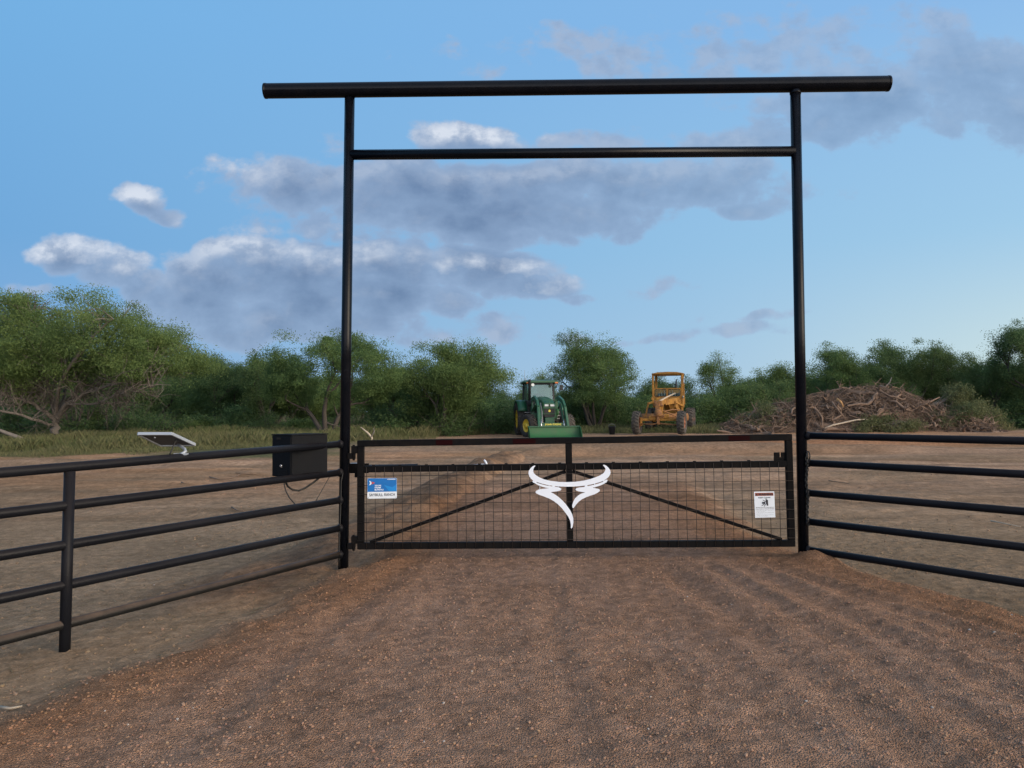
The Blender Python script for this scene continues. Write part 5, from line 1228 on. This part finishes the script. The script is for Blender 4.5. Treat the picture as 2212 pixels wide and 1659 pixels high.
cut_branch(2020, 2110, 900, 838, 3, 5200, 'long bare cut branch rising right with wilted leaves at its tip', PYc - 1, [(1975, 898), (2000, 882), (2030, 870), (2065, 850)])
cut_branch(2060, 2160, 930, 890, 4, 5000, 'grey green cut branch at the right end of the brush pile', PYc - .9, [(2030, 928), (2080, 915), (2140, 905)])
cut_branch(2040, 2150, 925, 872, 6, 5200, 'taller clump of grey green cut foliage beyond the right end of the brush pile', PYc + .3, [(2050, 925), (2090, 900), (2110, 880)])
cut_branch(1590, 1700, 925, 875, 5, 2200, 'dry grey branches at the left end of the brush pile', PYc - 1.4, [(1585, 925), (1640, 905), (1690, 885)])

# ------------------------------------------------------------------ grass, straw, sticks
def grass(name, n, seed, fn, hmin, hmax, w, label=None):
    g = np.random.RandomState(seed); x, y, hm = fn(g, n); n = len(x); z = height(x, y) - .02
    h = (hmin + (hmax - hmin) * g.rand(n)) * hm; a = g.rand(n) * 6.28; le = (g.rand(n) * .6 + .05) * h; b = g.rand(n) * 6.28; ww = w * (.6 + .8 * g.rand(n))
    c, s = np.cos(a) * ww / 2, np.sin(a) * ww / 2; lx, ly = np.cos(b) * le, np.sin(b) * le
    V = np.stack([np.stack([x - c, y - s, z], 1), np.stack([x + c, y + s, z], 1), np.stack([x + c * .6 + lx * .4, y + s * .6 + ly * .4, z + h * .6], 1), np.stack([x + lx, y + ly, z + h * .95], 1)], 1).reshape(-1, 3)
    o = npmesh(name, V, np.arange(n * 4).reshape(-1, 4), M['grass']); at_ = o.data.attributes.new('rnd', 'FLOAT', 'POINT'); at_.data.foreach_set('value', np.repeat(g.rand(n), 4).astype(np.float32)); tag(o, kind='stuff'); return o
def f1(g, n):
    x = g.uniform(-30, -3.5, n * 2); y = g.uniform(22, 44, n * 2); e = 25.0 + np.interp(x, [-30, -16, -8, -4], [-2.5, 0, 4.0, 9.5]) + fbm(x, y, 2.5, 3, 110) * 4
    k = (y > e) & (g.rand(n * 2) < .25 + 1.6 * np.clip(fbm(x, y, 1.2, 3, 111) + .25, 0, .5)); x, y, e = x[k][:n], y[k][:n], e[k][:n]
    return x, y, np.clip((y - e) / 3, .3, 1) * (.6 + 1.4 * np.clip(fbm(x, y, 1.6, 3, 112) + .4, 0, 1))
grass('grass', 130000, 1, f1, .10, .46, .015)
def f2(g, n):
    x = g.uniform(-4, 26, n * 2); y = g.uniform(37, 48, n * 2); e = 39.2 + fbm(x, y, 2.5, 3, 113) * 4; k = (y > e) & (g.rand(n * 2) < .2 + 1.5 * np.clip(fbm(x, y, 1.1, 3, 114) + .2, 0, .5)); x, y = x[k][:n], y[k][:n]
    return x, y, .5 + np.clip(fbm(x, y, 1.6, 3, 115) + .4, 0, 1)
tag(grass('undergrowth', 60000, 2, f2, .12, .5, .022), kind='stuff')
g = np.random.RandomState(77); n = 3200
x = np.concatenate([g.uniform(-6.5, -1.9, n), g.uniform(2.8, 8, n)]); y = np.concatenate([3.2 + 12 * g.rand(n) ** 1.5, 4.5 + 12 * g.rand(n) ** 1.4])
k = (road_mask(x, y) < .3) & (fbm(x, y, 1.0, 3, 120) > -.06); x, y = x[k], y[k]; n = len(x)
a = g.rand(n) * 6.28; L = .018 + .11 * g.rand(n) ** 2.2; w = .003 + .0045 * g.rand(n); z = height(x, y) + .007
c, s = np.cos(a), np.sin(a); V = np.stack([np.stack([x - s * w / 2, y + c * w / 2, z], 1), np.stack([x + s * w / 2, y - c * w / 2, z], 1), np.stack([x + c * L + s * w / 2, y + s * L - c * w / 2, height(x + c * L, y + s * L) + .010], 1), np.stack([x + c * L - s * w / 2, y + s * L + c * w / 2, height(x + c * L, y + s * L) + .012], 1)], 1).reshape(-1, 3)
o = npmesh('straw', V, np.arange(n * 4).reshape(-1, 4), M['straw']); at_ = o.data.attributes.new('rnd', 'FLOAT', 'POINT'); at_.data.foreach_set('value', np.repeat(g.rand(n), 4).astype(np.float32)); tag(o, kind='stuff')
def gpix(u, v):                    # ground point seen at a survey pixel
    d = ray(u, v); lo, hi = 1.5, 80.0
    for i in range(60):
        m = (lo + hi) / 2; p = d * (m / d.y)
        if CAMZ + p.z > gz(p.x, m): lo = m
        else: hi = m
    return Vector((d.x / d.y * lo, lo, gz(d.x / d.y * lo, lo)))
def stick(us, r, label, m='barklight', lift=0.01):
    P = [gpix(*q) + Vector((0, 0, lift + r)) for q in us]; o_ = P[0]
    o = MB().tube([p - o_ for p in P], [r * (1 - .5 * i / (len(P) - 1)) for i in range(len(P))], 6).build('stick', M[m], loc=o_); tag(o, label, 'stick', 'sticks lying on the ground')
stick([(0, 1535), (22, 1538), (48, 1533)], .009, 'pale stick at the left border of the gravel drive', 'palewood')
stick([(448 + 330 - 325, 1033), (475, 1038), (500, 1034), (522, 1026), (548, 1025)], .016, 'long crooked brown stick on the dirt left of the control box', 'deadwood')
stick([(508, 1023), (530, 1024), (558, 1022 + 4)], .010, 'short thin stick beside the long crooked one left of the control box', 'deadwood')
stick([(392, 1044), (400, 1046), (408, 1045)], .012, 'small dark stick on the dirt below the solar panel', 'deadwood')
stick([(500, 1098), (512, 1105), (528, 1107)], .012, 'bent brown stick seen between the third and fourth rails of the left fence', 'deadwood')
stick([(1790, 1040), (1830, 1046), (1860, 1056)], .010, 'thin stick on the grey soil behind the right fence', 'deadwood')
stick([(2140, 1128), (2170, 1134), (2205, 1141)], .010, 'pale stick on the soil at the right border behind the fence', 'palewood')
b = at(805, 950, 33); o_ = Vector((b.x, 33, gz(b.x, 33)))
P = [Vector((0, 0, -.1)), Vector((-.05, .05, .18)), Vector((-.22, .05, .36)), Vector((-.52, 0, .62))]
st_ = empty('broken_branch', o_, 'pale broken branch sticking up out of the grass right of the left gateway post', 'branch')
MB().tube(P, [.05, .05, .045, .015], 7).build('limb', M['palewood'], st_); MB().tube([Vector((-.05, 0, .2)), Vector((.05, .1, .42)), Vector((.02, .1, .58))], [.03, .025, .01], 6).build('fork', M['barklight'], st_)
P = [at(-40, 920, 30.5), at(0, 930, 30.5), at(40, 945, 30.5), at(72, 962, 30.5)]
o = MB().tube([p - P[0] for p in P], [.05, .07, .085, .10], 8).build('fallen_limb', M['barklight'], loc=P[0]); tag(o, 'pale fallen limb slanting down to the grass at the left border', 'fallen limb')
